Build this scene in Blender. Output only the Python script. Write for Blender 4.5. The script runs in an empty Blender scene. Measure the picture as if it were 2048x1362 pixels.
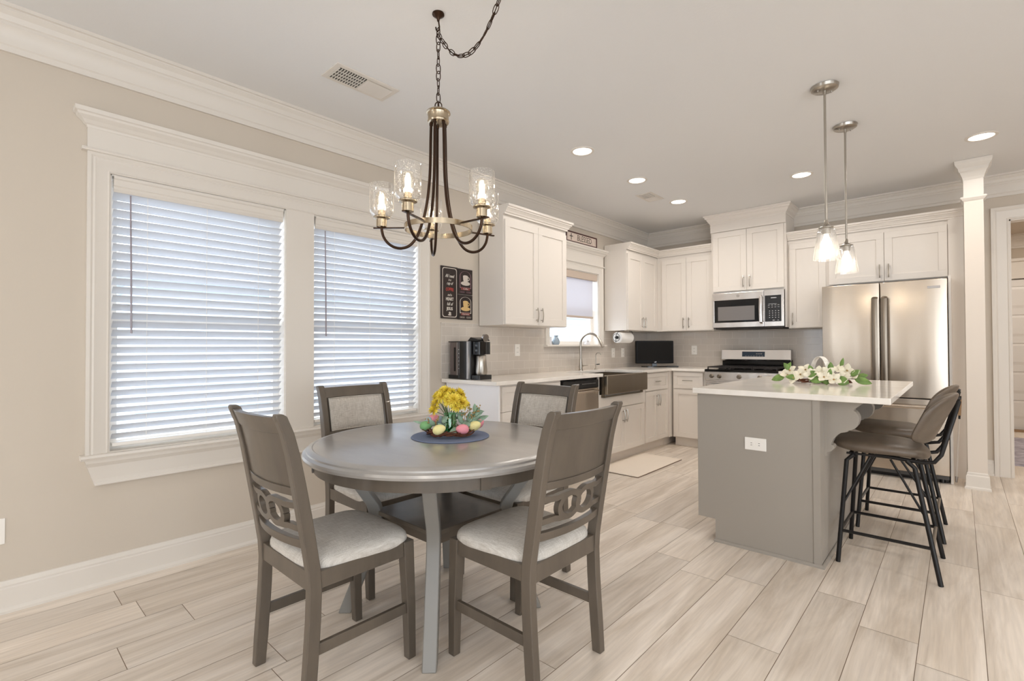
import bpy, bmesh, math, random
from math import sin, cos, pi, radians, sqrt, atan2
from mathutils import Vector, Matrix
random.seed(7)
SC = bpy.context.scene
COL = SC.collection

# ------------------------------------------------------------------ camera
cam_d = bpy.data.cameras.new('camera')
cam = bpy.data.objects.new('camera', cam_d)
COL.objects.link(cam)
cam_d.sensor_width = 36.0
cam_d.lens = 982.65 / 2048 * 36.0
cam_d.clip_start = 0.05
_M = (Matrix.Rotation(radians(42.317), 3, 'Z') @ Matrix.Rotation(radians(.758), 3, 'X')
      @ Matrix.Rotation(radians(.186), 3, 'Y') @ Matrix.Rotation(radians(90), 3, 'X'))
cam.matrix_world = Matrix.Translation((3.2073, -6.3053, 1.1919)) @ _M.to_4x4()
SC.camera = cam

# ------------------------------------------------------------------ view, world, daylight
SC.view_settings.view_transform = 'Standard'
SC.view_settings.look = 'None'
SC.view_settings.exposure = 0.67
SC.view_settings.gamma = 1.0
SC.view_settings.use_curve_mapping = False
SC.cycles.use_denoising = True
SC.cycles.max_bounces = 10
SC.cycles.diffuse_bounces = 6
SC.cycles.glossy_bounces = 4
SC.cycles.transparent_max_bounces = 24
SC.cycles.sample_clamp_indirect = 6.0
SC.cycles.caustics_reflective = False
SC.cycles.caustics_refractive = False

wd = bpy.data.worlds.new('sky'); SC.world = wd; wd.use_nodes = True
wd.node_tree.nodes['Background'].inputs[0].default_value = (.85, .925, 1.0, 1)
wd.node_tree.nodes['Background'].inputs[1].default_value = 3.2


def area(name, loc, rot, sx, sy, power, col=(1, 1, 1), spread=180):
    l = bpy.data.lights.new(name, 'AREA'); l.shape = 'RECTANGLE'; l.size = sx; l.size_y = sy
    l.energy = power; l.color = col; l.spread = radians(spread)
    o = bpy.data.objects.new(name, l); COL.objects.link(o); o.location = loc; o.rotation_euler = rot
    return o


# sky light portals in the windows and the added wall openings
for loc, rz, sx, sy in (((.4, -9.55, 1.33), pi, .9, 2.25), ((5.75, -9.55, 1.33), pi, 2.9, 2.25), ((7.56, -7.55, 1.33), -pi / 2, 3.3, 2.25), ((7.56, -4.2, 1.33), -pi / 2, .9, 2.25),
                        ((-.2, -5.39, 1.375), pi / 2, .9, 1.42), ((-.2, -4.33, 1.375), pi / 2, .88, 1.42), ((-.2, -1.72, 1.636), pi / 2, .96, .85)):
    p = area('sky_portal', loc, (radians(-90), 0, rz), sx, sy, 1)
    p.data.cycles.is_portal = True


# ------------------------------------------------------------------ materials
def lin(c):
    f = lambda v: v / 12.92 if v <= .04045 else ((v + .055) / 1.055) ** 2.4
    return (f(c[0] / 255), f(c[1] / 255), f(c[2] / 255), 1)


def nt(name):
    m = bpy.data.materials.new(name); m.use_nodes = True
    t = m.node_tree; b = t.nodes['Principled BSDF']
    return m, t, b


def N(t, kind, **kw):
    n = t.nodes.new(kind)
    for k, v in kw.items():
        if k == 'inp':
            for a, b in v.items(): n.inputs[a].default_value = b
        else: setattr(n, k, v)
    return n


def mat(name, col, rough=.5, metal=0, bump=0, bscale=200, var=0, vscale=6, spec=.5, coat=0, stretch=None, emit=0, aniso=0, trans=0):
    m, t, b = nt(name); L = t.links
    b.inputs['Base Color'].default_value = lin(col)
    b.inputs['Roughness'].default_value = rough
    b.inputs['Metallic'].default_value = metal
    b.inputs['Specular IOR Level'].default_value = spec
    b.inputs['Coat Weight'].default_value = coat
    b.inputs['Anisotropic'].default_value = aniso
    b.inputs['Transmission Weight'].default_value = trans
    if emit:
        b.inputs['Emission Color'].default_value = lin(col); b.inputs['Emission Strength'].default_value = emit
    if bump or var:
        tc = N(t, 'ShaderNodeTexCoord'); mp = N(t, 'ShaderNodeMapping')
        if stretch: mp.inputs['Scale'].default_value = stretch
        L.new(tc.outputs['Object'], mp.inputs['Vector'])
    if bump:
        n = N(t, 'ShaderNodeTexNoise', inp={'Scale': bscale, 'Detail': 3}); L.new(mp.outputs[0], n.inputs['Vector'])
        bp = N(t, 'ShaderNodeBump', inp={'Strength': bump, 'Distance': .002})
        L.new(n.outputs['Fac'], bp.inputs['Height']); L.new(bp.outputs[0], b.inputs['Normal'])
    if var:
        n = N(t, 'ShaderNodeTexNoise', inp={'Scale': vscale, 'Detail': 6, 'Roughness': .6}); L.new(mp.outputs[0], n.inputs['Vector'])
        mx = N(t, 'ShaderNodeMix', data_type='RGBA')
        d = [max(0, v * (1 - var)) for v in col]; u = [min(255, v * (1 + var)) for v in col]
        mx.inputs[6].default_value = lin(d); mx.inputs[7].default_value = lin(u)
        rp = N(t, 'ShaderNodeMapRange', inp={'From Min': .3, 'From Max': .7})
        L.new(n.outputs['Fac'], rp.inputs[0]); L.new(rp.outputs[0], mx.inputs[0]); L.new(mx.outputs[2], b.inputs['Base Color'])
    return m


M = {}
M['wall'] = mat('wall_paint', (205, 195, 182), .75, bump=.12, bscale=260, spec=.2)
M['ceiling'] = mat('ceiling_paint', (229, 229, 229), .85, bump=.25, bscale=90, spec=.15)
M['trim'] = mat('white_trim_paint', (222, 216, 208), .35, spec=.4)
M['cabinet'] = mat('white_cabinet_paint', (228, 221, 213), .38, spec=.4)
M['shadow'] = mat('dark_gap', (40, 34, 30), .9)
M['quartz'] = mat('white_quartz', (238, 232, 224), .12, var=.03, vscale=5, spec=.5)
M['grey_paint'] = mat('grey_island_paint', (160, 153, 144), .42, spec=.35)
M['nickel'] = mat('brushed_nickel', (178, 172, 163), .28, 1)
M['nickel_dark'] = mat('dark_brushed_nickel', (132, 122, 110), .3, 1)
M['brass_nickel'] = mat('warm_brushed_nickel', (182, 168, 146), .26, 1)
M['bronze'] = mat('dark_bronze', (66, 50, 40), .3, .95)
M['chrome'] = mat('chrome', (205, 205, 208), .08, 1)
M['black'] = mat('black_plastic', (18, 17, 18), .28)
M['black_gloss'] = mat('black_gloss', (10, 9, 10), .08, spec=.4)
M['white_plastic'] = mat('white_plastic', (240, 236, 230), .35)
M['white_letter'] = mat('white_lettering', (232, 226, 216), .6)
M['red_letter'] = mat('red_lettering', (190, 70, 62), .6)
M['paper'] = mat('white_paper', (240, 238, 235), .9, bump=.3, bscale=120)
M['black_metal'] = mat('black_powder_coated_metal', (24, 22, 22), .4, .3)
M['greywood'] = mat('grey_stained_wood', (90, 81, 71), .33, var=.12, vscale=7, stretch=(1, 1, .25), spec=.5, coat=.15)
M['tablewood'] = mat('grey_table_wood', (166, 163, 160), .34, metal=.25, var=.07, vscale=5, stretch=(.25, 1, 1), spec=1, coat=.9)
M['tablewood'].node_tree.nodes['Principled BSDF'].inputs['Coat Roughness'].default_value = .22
M['table_leg'] = mat('grey_table_leg_paint', (132, 129, 124), .4)
M['leather'] = mat('taupe_faux_leather', (96, 84, 72), .38, var=.1, vscale=9, bump=.3, bscale=150)
M['mat_rug'] = mat('beige_anti_fatigue_mat', (240, 228, 214), .8, bump=.5, bscale=160)
M['mat_edge'] = mat('brown_mat_edge', (110, 88, 72), .8)
M['linen'] = mat('linen_fabric', (188, 180, 170), .95, spec=.1)
M['placemat'] = mat('woven_blue_placemat', (112, 124, 152), .85)
M['yellow'] = mat('yellow_petals', (255, 217, 84), .7, var=.12, vscale=60)
M['stem'] = mat('green_stem', (70, 104, 44), .6)
M['twig'] = mat('brown_twig', (92, 52, 34), .8, var=.3, vscale=30)
M['leaf_grey'] = mat('grey_green_leaf', (142, 168, 146), .6, var=.15, vscale=30)
M['leaf_green'] = mat('green_leaf', (108, 138, 70), .55, var=.18, vscale=25)
M['berry'] = mat('tan_berries', (168, 138, 88), .6)
M['petal_white'] = mat('cream_white_petals', (238, 232, 212), .7, var=.04, vscale=30)
M['brown_wood'] = mat('dark_brown_wood', (70, 30, 26), .5)
M['cream_board'] = mat('cream_board', (214, 198, 186), .7, var=.05, vscale=20)
M['dark_letter'] = mat('dark_lettering', (74, 68, 58), .7)
M['sign_black'] = mat('sign_dark_tin', (38, 26, 24), .35)
M['sign_cream'] = mat('sign_cream_print', (206, 196, 186), .5)
M['sign_coffee'] = mat('sign_latte_print', (214, 180, 120), .5)
M['sign_mauve'] = mat('sign_mauve_print', (140, 108, 116), .5)
M['screen'] = mat('dark_screen', (20, 16, 12), .35, spec=.12)
M['iron'] = mat('cast_iron_grate', (34, 28, 26), .55)
M['grass'] = mat('pale_gravel_ground', (200, 200, 204), .95, var=.1, vscale=8)
M['siding'] = None
M['smoke'] = mat('smoky_tank_plastic', (96, 84, 80), .12)
M['silver'] = mat('silver_plastic', (188, 186, 186), .25, .6)
M['pole_wood'] = mat('light_wood_grip', (190, 160, 128), .6)
M['pink_egg'] = mat('pink_speckled_egg', (244, 158, 170), .7, bump=.6, bscale=260)
M['yellow_egg'] = mat('yellow_speckled_egg', (246, 236, 168), .7, bump=.6, bscale=260)
M['green_egg'] = mat('green_speckled_egg', (130, 182, 122), .7, bump=.6, bscale=260)
M['pale_egg'] = mat('pale_blue_egg', (172, 190, 200), .7, bump=.4, bscale=260)
M['ribbon'] = mat('printed_ribbon', (232, 226, 220), .7, var=.12, vscale=40)
M['vent_dark'] = mat('vent_dark', (70, 64, 60), .9)
M['door_white'] = mat('white_door_paint', (222, 219, 216), .4)
M['roller'] = mat('roller_valance_fabric', (196, 180, 166), .9, bump=.3, bscale=200)
M['glaze'] = mat('blue_grey_ceramic', (150, 164, 176), .25)
M['ornament'] = mat('white_ceramic_ornament', (216, 214, 216), .4)


def steel(name, col=(196, 184, 170), rough=.26, stretch=(1.5, 1.5, 120)):
    m, t, b = nt(name); L = t.links
    b.inputs['Base Color'].default_value = lin(col); b.inputs['Metallic'].default_value = 1
    tc = N(t, 'ShaderNodeTexCoord'); mp = N(t, 'ShaderNodeMapping'); mp.inputs['Scale'].default_value = stretch
    n = N(t, 'ShaderNodeTexNoise', inp={'Scale': 6, 'Detail': 4}); L.new(tc.outputs['Object'], mp.inputs[0]); L.new(mp.outputs[0], n.inputs[0])
    mr = N(t, 'ShaderNodeMapRange', inp={'To Min': rough - .02, 'To Max': rough + .02}); L.new(n.outputs['Fac'], mr.inputs[0]); L.new(mr.outputs[0], b.inputs['Roughness'])
    mp2 = N(t, 'ShaderNodeMapping'); mp2.inputs['Scale'].default_value = (3.2, 3.2, .5)
    n2 = N(t, 'ShaderNodeTexNoise', inp={'Scale': 1.6, 'Detail': 1}); L.new(tc.outputs['Object'], mp2.inputs[0]); L.new(mp2.outputs[0], n2.inputs[0])
    bp = N(t, 'ShaderNodeBump', inp={'Strength': .25, 'Distance': .03}); L.new(n2.outputs['Fac'], bp.inputs['Height'])
    L.new(bp.outputs[0], b.inputs['Normal'])
    b.inputs['Anisotropic'].default_value = .5
    return m


M['steel'] = steel('brushed_stainless_steel')
M['steel_cool'] = steel('silver_stainless_steel', (214, 209, 205), .24)
M['steel_dark'] = steel('satin_stainless_sink', (150, 138, 122), .3)


def mat_fabric(name, a, b_, scale=1.0):
    m, t, b = nt(name); L = t.links
    tc = N(t, 'ShaderNodeTexCoord')
    outs = []
    for s in ((500, 25, 25), (25, 500, 500)):
        mp = N(t, 'ShaderNodeMapping'); mp.inputs['Scale'].default_value = [v * scale for v in s]
        n = N(t, 'ShaderNodeTexNoise', inp={'Scale': 1, 'Detail': 2}); L.new(tc.outputs['Object'], mp.inputs[0]); L.new(mp.outputs[0], n.inputs[0]); outs.append(n)
    ad = N(t, 'ShaderNodeMath', operation='ADD'); L.new(outs[0].outputs['Fac'], ad.inputs[0]); L.new(outs[1].outputs['Fac'], ad.inputs[1])
    mr = N(t, 'ShaderNodeMapRange', inp={'From Min': .7, 'From Max': 1.3}); L.new(ad.outputs[0], mr.inputs[0])
    mx = N(t, 'ShaderNodeMix', data_type='RGBA'); mx.inputs[6].default_value = lin(a); mx.inputs[7].default_value = lin(b_)
    L.new(mr.outputs[0], mx.inputs[0]); L.new(mx.outputs[2], b.inputs['Base Color'])
    bp = N(t, 'ShaderNodeBump', inp={'Strength': .3, 'Distance': .001}); L.new(ad.outputs[0], bp.inputs['Height']); L.new(bp.outputs[0], b.inputs['Normal'])
    b.inputs['Roughness'].default_value = .95; b.inputs['Specular IOR Level'].default_value = .15
    return m


M['linen'] = mat_fabric('grey_linen_upholstery', (168, 160, 150), (208, 202, 194))
M['linen_seat'] = mat_fabric('light_linen_seat', (184, 178, 170), (218, 214, 208))


def mat_floor():
    m, t, b = nt('light_oak_plank'); L = t.links
    at = N(t, 'ShaderNodeAttribute', attribute_name='tone')
    tc = N(t, 'ShaderNodeTexCoord')
    off = N(t, 'ShaderNodeVectorMath', operation='SCALE'); off.inputs['Scale'].default_value = 37.0
    L.new(at.outputs['Color'], off.inputs[0])
    ad = N(t, 'ShaderNodeVectorMath', operation='ADD'); L.new(tc.outputs['Object'], ad.inputs[0]); L.new(off.outputs[0], ad.inputs[1])
    mp = N(t, 'ShaderNodeMapping'); mp.inputs['Scale'].default_value = (9, .9, 1); L.new(ad.outputs[0], mp.inputs[0])
    n1 = N(t, 'ShaderNodeTexNoise', inp={'Scale': 1.0, 'Detail': 5, 'Roughness': .6, 'Distortion': 1.2}); L.new(mp.outputs[0], n1.inputs[0])
    mp2 = N(t, 'ShaderNodeMapping'); mp2.inputs['Scale'].default_value = (90, 4, 1); L.new(ad.outputs[0], mp2.inputs[0])
    n2 = N(t, 'ShaderNodeTexNoise', inp={'Scale': 1.0, 'Detail': 4}); L.new(mp2.outputs[0], n2.inputs[0])
    r1 = N(t, 'ShaderNodeMapRange', inp={'From Min': .38, 'From Max': .68}); L.new(n1.outputs['Fac'], r1.inputs[0])
    mx = N(t, 'ShaderNodeMix', data_type='RGBA'); mx.inputs[6].default_value = lin((240, 229, 217)); mx.inputs[7].default_value = lin((212, 198, 182))
    L.new(r1.outputs[0], mx.inputs[0])
    mx2 = N(t, 'ShaderNodeMix', data_type='RGBA', blend_type='MULTIPLY'); r2 = N(t, 'ShaderNodeMapRange', inp={'From Min': .3, 'From Max': .7, 'To Min': .90, 'To Max': 1.05}); L.new(n2.outputs['Fac'], r2.inputs[0])
    mx2.inputs[0].default_value = 1; L.new(mx.outputs[2], mx2.inputs[6]); L.new(r2.outputs[0], mx2.inputs[7])
    sp = N(t, 'ShaderNodeSeparateColor'); L.new(at.outputs['Color'], sp.inputs[0])
    r3 = N(t, 'ShaderNodeMapRange', inp={'To Min': .86, 'To Max': 1.04}); L.new(sp.outputs[0], r3.inputs[0])
    mx3 = N(t, 'ShaderNodeMix', data_type='RGBA', blend_type='MULTIPLY'); mx3.inputs[0].default_value = 1
    L.new(mx2.outputs[2], mx3.inputs[6]); L.new(r3.outputs[0], mx3.inputs[7]); L.new(mx3.outputs[2], b.inputs['Base Color'])
    r4 = N(t, 'ShaderNodeMapRange', inp={'To Min': .26, 'To Max': .42}); L.new(n2.outputs['Fac'], r4.inputs[0]); L.new(r4.outputs[0], b.inputs['Roughness'])
    bp = N(t, 'ShaderNodeBump', inp={'Strength': .12, 'Distance': .001}); L.new(n2.outputs['Fac'], bp.inputs['Height']); L.new(bp.outputs[0], b.inputs['Normal'])
    b.inputs['Specular IOR Level'].default_value = .45
    return m


M['floor'] = mat_floor()


def mat_tile(axis):
    m, t, b = nt('greige_subway_tile'); L = t.links
    tc = N(t, 'ShaderNodeTexCoord'); sp = N(t, 'ShaderNodeSeparateXYZ'); L.new(tc.outputs['Object'], sp.inputs[0])
    cb = N(t, 'ShaderNodeCombineXYZ'); L.new(sp.outputs[axis], cb.inputs[0]); L.new(sp.outputs[2], cb.inputs[1])
    ad = N(t, 'ShaderNodeVectorMath', operation='ADD'); ad.inputs[1].default_value = (10.0 + (.02 if axis == 0 else .05), 10 - .93 - .04, 0)
    L.new(cb.outputs[0], ad.inputs[0])
    br = N(t, 'ShaderNodeTexBrick', offset=.5, squash=1.0)
    br.inputs['Scale'].default_value = 1.0; br.inputs['Brick Width'].default_value = .155; br.inputs['Row Height'].default_value = .0776
    br.inputs['Mortar Size'].default_value = .0022; br.inputs['Mortar Smooth'].default_value = .1
    br.inputs['Color1'].default_value = lin((206, 197, 187)); br.inputs['Color2'].default_value = lin((201, 192, 182)); br.inputs['Mortar'].default_value = lin((222, 214, 205))
    L.new(ad.outputs[0], br.inputs[0]); L.new(br.outputs['Color'], b.inputs['Base Color'])
    b.inputs['Roughness'].default_value = .09
    bp = N(t, 'ShaderNodeBump', inp={'Strength': .5, 'Distance': .002}); bp.invert = True
    L.new(br.outputs['Fac'], bp.inputs['Height']); L.new(bp.outputs[0], b.inputs['Normal'])
    return m


M['tile_left'] = mat_tile(1)
M['tile_far'] = mat_tile(0)


def mat_glass(name, tint=(1, 1, 1, 1), gloss=.12, bubbles=0, scale=120, white=.0, edge_glint=0):
    m = bpy.data.materials.new(name); m.use_nodes = True; t = m.node_tree; L = t.links
    t.nodes.remove(t.nodes['Principled BSDF']); out = t.nodes['Material Output']
    tr = N(t, 'ShaderNodeBsdfTransparent'); tr.inputs[0].default_value = tint
    gl = N(t, 'ShaderNodeBsdfGlossy', inp={'Roughness': .03})
    lw = N(t, 'ShaderNodeLayerWeight', inp={'Blend': .35})
    mr = N(t, 'ShaderNodeMapRange', inp={'To Min': gloss * .5, 'To Max': min(1, gloss * 5)}); L.new(lw.outputs['Facing'], mr.inputs[0])
    mx = N(t, 'ShaderNodeMixShader'); L.new(mr.outputs[0], mx.inputs[0]); L.new(tr.outputs[0], mx.inputs[1]); L.new(gl.outputs[0], mx.inputs[2])
    last = mx
    if bubbles or white:
        tc = N(t, 'ShaderNodeTexCoord'); vo = N(t, 'ShaderNodeTexVoronoi', inp={'Scale': scale}); L.new(tc.outputs['Object'], vo.inputs['Vector'])
        r = N(t, 'ShaderNodeMapRange', inp={'From Min': .16, 'From Max': .28, 'To Min': bubbles, 'To Max': white}); L.new(vo.outputs['Distance'], r.inputs[0])
        pw_ = N(t, 'ShaderNodeMath', operation='POWER', inp={1: 5.0}); L.new(lw.outputs['Facing'], pw_.inputs[0])
        ml = N(t, 'ShaderNodeMath', operation='MULTIPLY', inp={1: edge_glint}); L.new(pw_.outputs[0], ml.inputs[0])  # bright glass edges painted as diffuse white at grazing angles
        mxx = N(t, 'ShaderNodeMath', operation='MAXIMUM'); L.new(ml.outputs[0], mxx.inputs[0]); L.new(r.outputs[0], mxx.inputs[1]); r = mxx
        df = N(t, 'ShaderNodeBsdfTranslucent'); df.inputs[0].default_value = (.95, .93, .9, 1)
        d2 = N(t, 'ShaderNodeBsdfDiffuse'); d2.inputs[0].default_value = (.95, .93, .9, 1)
        m0 = N(t, 'ShaderNodeMixShader'); m0.inputs[0].default_value = .5; L.new(df.outputs[0], m0.inputs[1]); L.new(d2.outputs[0], m0.inputs[2])
        m2 = N(t, 'ShaderNodeMixShader'); L.new(r.outputs[0], m2.inputs[0]); L.new(mx.outputs[0], m2.inputs[1]); L.new(m0.outputs[0], m2.inputs[2]); last = m2
    L.new(last.outputs[0], out.inputs[0])
    return m


M['seeded'] = mat_glass('seeded_glass', gloss=.14, bubbles=.7, scale=190, white=.0, edge_glint=.55)
M['seeded2'] = mat_glass('hammered_glass', gloss=.14, bubbles=.8, scale=200, white=.03, edge_glint=.5)
M['pane'] = mat_glass('window_glass', gloss=.05)
M['bulb_glass'] = mat_glass('bulb_glass', tint=(1, .97, .9, 1), gloss=.08)
M['green_glass'] = mat_glass('green_bubble_glass', tint=(.6, .96, .72, 1), gloss=.2)
M['water'] = mat_glass('tinted_tank', tint=(.5, .47, .47, 1), gloss=.15)


def mat_emit(name, col, s):
    m = bpy.data.materials.new(name); m.use_nodes = True; t = m.node_tree
    t.nodes.remove(t.nodes['Principled BSDF']); e = N(t, 'ShaderNodeEmission'); e.inputs[0].default_value = (*col, 1); e.inputs[1].default_value = s
    t.links.new(e.outputs[0], t.nodes['Material Output'].inputs[0]); return m


M['filament'] = mat_emit('glowing_filament', (1, .86, .66), 7)
M['bulb_glow'] = mat_emit('glowing_bulb', (1, .9, .76), 4)
M['led'] = mat_emit('led_diffuser', (1, .93, .84), 3)


def mat_slat():
    m = bpy.data.materials.new('white_blind_slat'); m.use_nodes = True; t = m.node_tree; L = t.links
    b = t.nodes['Principled BSDF']; b.inputs['Base Color'].default_value = lin((220, 222, 226)); b.inputs['Roughness'].default_value = .45
    tl = N(t, 'ShaderNodeBsdfTranslucent'); tl.inputs[0].default_value = lin((228, 232, 238))
    mx = N(t, 'ShaderNodeMixShader'); mx.inputs[0].default_value = .2
    L.new(b.outputs[0], mx.inputs[1]); L.new(tl.outputs[0], mx.inputs[2]); L.new(mx.outputs[0], t.nodes['Material Output'].inputs[0])
    return m


M['slat'] = mat_slat()


def mat_shade():
    m = bpy.data.materials.new('cellular_shade_fabric'); m.use_nodes = True; t = m.node_tree; L = t.links
    b = t.nodes['Principled BSDF']; b.inputs['Base Color'].default_value = lin((225, 222, 222)); b.inputs['Roughness'].default_value = .9
    tl = N(t, 'ShaderNodeBsdfTranslucent'); tl.inputs[0].default_value = lin((225, 225, 232))
    mx = N(t, 'ShaderNodeMixShader'); mx.inputs[0].default_value = .5
    L.new(b.outputs[0], mx.inputs[1]); L.new(tl.outputs[0], mx.inputs[2]); L.new(mx.outputs[0], t.nodes['Material Output'].inputs[0])
    return m


M['shade'] = mat_shade()


def mat_bands(name, a, b_, axis, pitch, frac=.12, rough=.8):
    m, t, b = nt(name); L = t.links
    tc = N(t, 'ShaderNodeTexCoord'); sp = N(t, 'ShaderNodeSeparateXYZ'); L.new(tc.outputs['Object'], sp.inputs[0])
    dv = N(t, 'ShaderNodeMath', operation='DIVIDE'); dv.inputs[1].default_value = pitch; L.new(sp.outputs[axis], dv.inputs[0])
    fr = N(t, 'ShaderNodeMath', operation='FRACT'); L.new(dv.outputs[0], fr.inputs[0])
    lt = N(t, 'ShaderNodeMath', operation='LESS_THAN'); lt.inputs[1].default_value = frac; L.new(fr.outputs[0], lt.inputs[0])
    mx = N(t, 'ShaderNodeMix', data_type='RGBA'); mx.inputs[6].default_value = lin(a); mx.inputs[7].default_value = lin(b_)
    L.new(lt.outputs[0], mx.inputs[0]); L.new(mx.outputs[2], b.inputs['Base Color']); b.inputs['Roughness'].default_value = rough
    return m


M['siding'] = mat_bands('pale_blue_lap_siding', (196, 208, 220), (150, 164, 180), 2, .16)
M['shingle'] = mat_bands('grey_roof_shingle', (176, 180, 188), (140, 144, 152), 2, .12)
M['hall_rug'] = mat('grey_blue_hall_rug', (150, 146, 156), .95, var=.35, vscale=9, bump=.5, bscale=90, stretch=(1, 3, 1))


# ------------------------------------------------------------------ mesh helpers
class MB:
    def __init__(s): s.v = []; s.f = []; s.mi = []; s.m = 0

    def add(s, vs, fs):
        o = len(s.v); s.v += [tuple(v) for v in vs]; s.f += [tuple(i + o for i in f) for f in fs]; s.mi += [s.m] * len(fs); return s

    def box(s, x0, x1, y0, y1, z0, z1):
        if x0 > x1: x0, x1 = x1, x0
        if y0 > y1: y0, y1 = y1, y0
        if z0 > z1: z0, z1 = z1, z0
        v = [(x0, y0, z0), (x1, y0, z0), (x1, y1, z0), (x0, y1, z0), (x0, y0, z1), (x1, y0, z1), (x1, y1, z1), (x0, y1, z1)]
        return s.add(v, [(0, 3, 2, 1), (4, 5, 6, 7), (0, 1, 5, 4), (1, 2, 6, 5), (2, 3, 7, 6), (3, 0, 4, 7)])

    def obox(s, c, ex, ey, ez):
        c = Vector(c); ex = Vector(ex); ey = Vector(ey); ez = Vector(ez)
        v = [c + a * ex + b * ey + d * ez for d in (-1, 1) for a, b in ((-1, -1), (1, -1), (1, 1), (-1, 1))]
        return s.add(v, [(0, 3, 2, 1), (4, 5, 6, 7), (0, 1, 5, 4), (1, 2, 6, 5), (2, 3, 7, 6), (3, 0, 4, 7)])

    def lathe(s, prof, seg=24, c=(0, 0, 0), closed=False, a0=0, sx=1, sy=1):
        vs = []; fs = []; n = len(prof)
        for i in range(seg):
            a = a0 + 2 * pi * i / seg
            for r, z in prof: vs.append((c[0] + sx * r * cos(a), c[1] + sy * r * sin(a), c[2] + z))
        for i in range(seg):
            j = (i + 1) % seg
            for k in range(n - 1 + (1 if closed else 0)):
                k2 = (k + 1) % n
                fs.append((i * n + k, j * n + k, j * n + k2, i * n + k2))
        if not closed:
            if prof[0][0] > 1e-6: fs.append(tuple(i * n for i in range(seg))[::-1])
            if prof[-1][0] > 1e-6: fs.append(tuple(i * n + n - 1 for i in range(seg)))
        return s.add(vs, fs)

    def tube(s, pts, r, seg=8, closed=False, cap=True, flat=None, up=None):
        pts = [Vector(p) for p in pts]; n = len(pts); vs = []; fs = []
        rs = r if isinstance(r, (list, tuple)) else [r] * n
        prev = None
        for i in range(n):
            a = pts[i - 1] if (i > 0 or closed) else pts[i]; b = pts[(i + 1) % n] if (i < n - 1 or closed) else pts[i]
            t = (b - a).normalized()
            if prev is None:
                u = Vector(up) if up else (Vector((0, 0, 1)) if abs(t.z) < .9 else Vector((1, 0, 0)))
            else: u = prev
            u = (u - t * u.dot(t)); u = u.normalized() if u.length > 1e-6 else t.orthogonal().normalized()
            prev = u; w = t.cross(u)
            fx, fy = flat if flat else (1, 1)
            for k in range(seg):
                an = 2 * pi * (k + .5) / seg
                vs.append(pts[i] + rs[i] * (cos(an) * fx * u + sin(an) * fy * w))
        for i in range(n - 1 + (1 if closed else 0)):
            j = (i + 1) % n
            for k in range(seg):
                l = (k + 1) % seg
                fs.append((i * seg + k, i * seg + l, j * seg + l, j * seg + k))
        if cap and not closed:
            fs.append(tuple(range(seg))[::-1]); fs.append(tuple((n - 1) * seg + k for k in range(seg)))
        return s.add(vs, fs)

    def prism(s, prof, fn, a, b):
        """2D outline extruded from a to b; fn(u,v,w)->xyz"""
        n = len(prof)
        vs = [fn(u, v, a) for u, v in prof] + [fn(u, v, b) for u, v in prof]
        fs = [tuple(range(n))[::-1], tuple(range(n, 2 * n))] + [(i, (i + 1) % n, n + (i + 1) % n, n + i) for i in range(n)]
        return s.add(vs, fs)

    def molding(s, path, prof, fn, closed=False):
        """profile (offset to the left of the path, height) swept with mitres along a 2-D path"""
        P = [Vector(p) for p in path]; n = len(P); m = len(prof); vs = []; fs = []
        for i in range(n):
            d0 = (P[i] - P[i - 1]).normalized() if (i > 0 or closed) else None
            d1 = (P[(i + 1) % n] - P[i]).normalized() if (i < n - 1 or closed) else None
            if d0 is None: d0 = d1
            if d1 is None: d1 = d0
            n0 = Vector((-d0.y, d0.x)); n1 = Vector((-d1.y, d1.x)); mt = (n0 + n1).normalized(); k = 1 / max(.2, mt.dot(n0))
            for o, h in prof:
                q = P[i] + mt * o * k; vs.append(fn(q.x, q.y, h))
        for i in range(n - 1 + (1 if closed else 0)):
            j = (i + 1) % n
            for k in range(m): fs.append((i * m + k, j * m + k, j * m + (k + 1) % m, i * m + (k + 1) % m))
        if not closed: fs.append(tuple(range(m))); fs.append(tuple((n - 1) * m + k for k in range(m))[::-1])
        return s.add(vs, fs)

    def grid(s, fn, nu, nv):
        vs = [fn(i / nu, j / nv) for i in range(nu + 1) for j in range(nv + 1)]
        fs = [(i * (nv + 1) + j, (i + 1) * (nv + 1) + j, (i + 1) * (nv + 1) + j + 1, i * (nv + 1) + j + 1) for i in range(nu) for j in range(nv)]
        return s.add(vs, fs)

    def slab(s, fn, nu, nv):
        """closed curved slab; fn(u,v,side) side 0/1"""
        a = [[fn(i / nu, j / nv, 0) for j in range(nv + 1)] for i in range(nu + 1)]
        b = [[fn(i / nu, j / nv, 1) for j in range(nv + 1)] for i in range(nu + 1)]
        o = (nu + 1) * (nv + 1); vs = [p for r in a for p in r] + [p for r in b for p in r]
        id_ = lambda i, j: i * (nv + 1) + j
        fs = []
        for i in range(nu):
            for j in range(nv):
                q = (id_(i, j), id_(i + 1, j), id_(i + 1, j + 1), id_(i, j + 1)); fs.append(q[::-1]); fs.append(tuple(k + o for k in q))
        for i in range(nu):
            fs.append((id_(i, 0), id_(i + 1, 0), id_(i + 1, 0) + o, id_(i, 0) + o)); fs.append((id_(i + 1, nv), id_(i, nv), id_(i, nv) + o, id_(i + 1, nv) + o))
        for j in range(nv):
            fs.append((id_(0, j + 1), id_(0, j), id_(0, j) + o, id_(0, j + 1) + o)); fs.append((id_(nu, j), id_(nu, j + 1), id_(nu, j + 1) + o, id_(nu, j) + o))
        return s.add(vs, fs)

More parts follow.
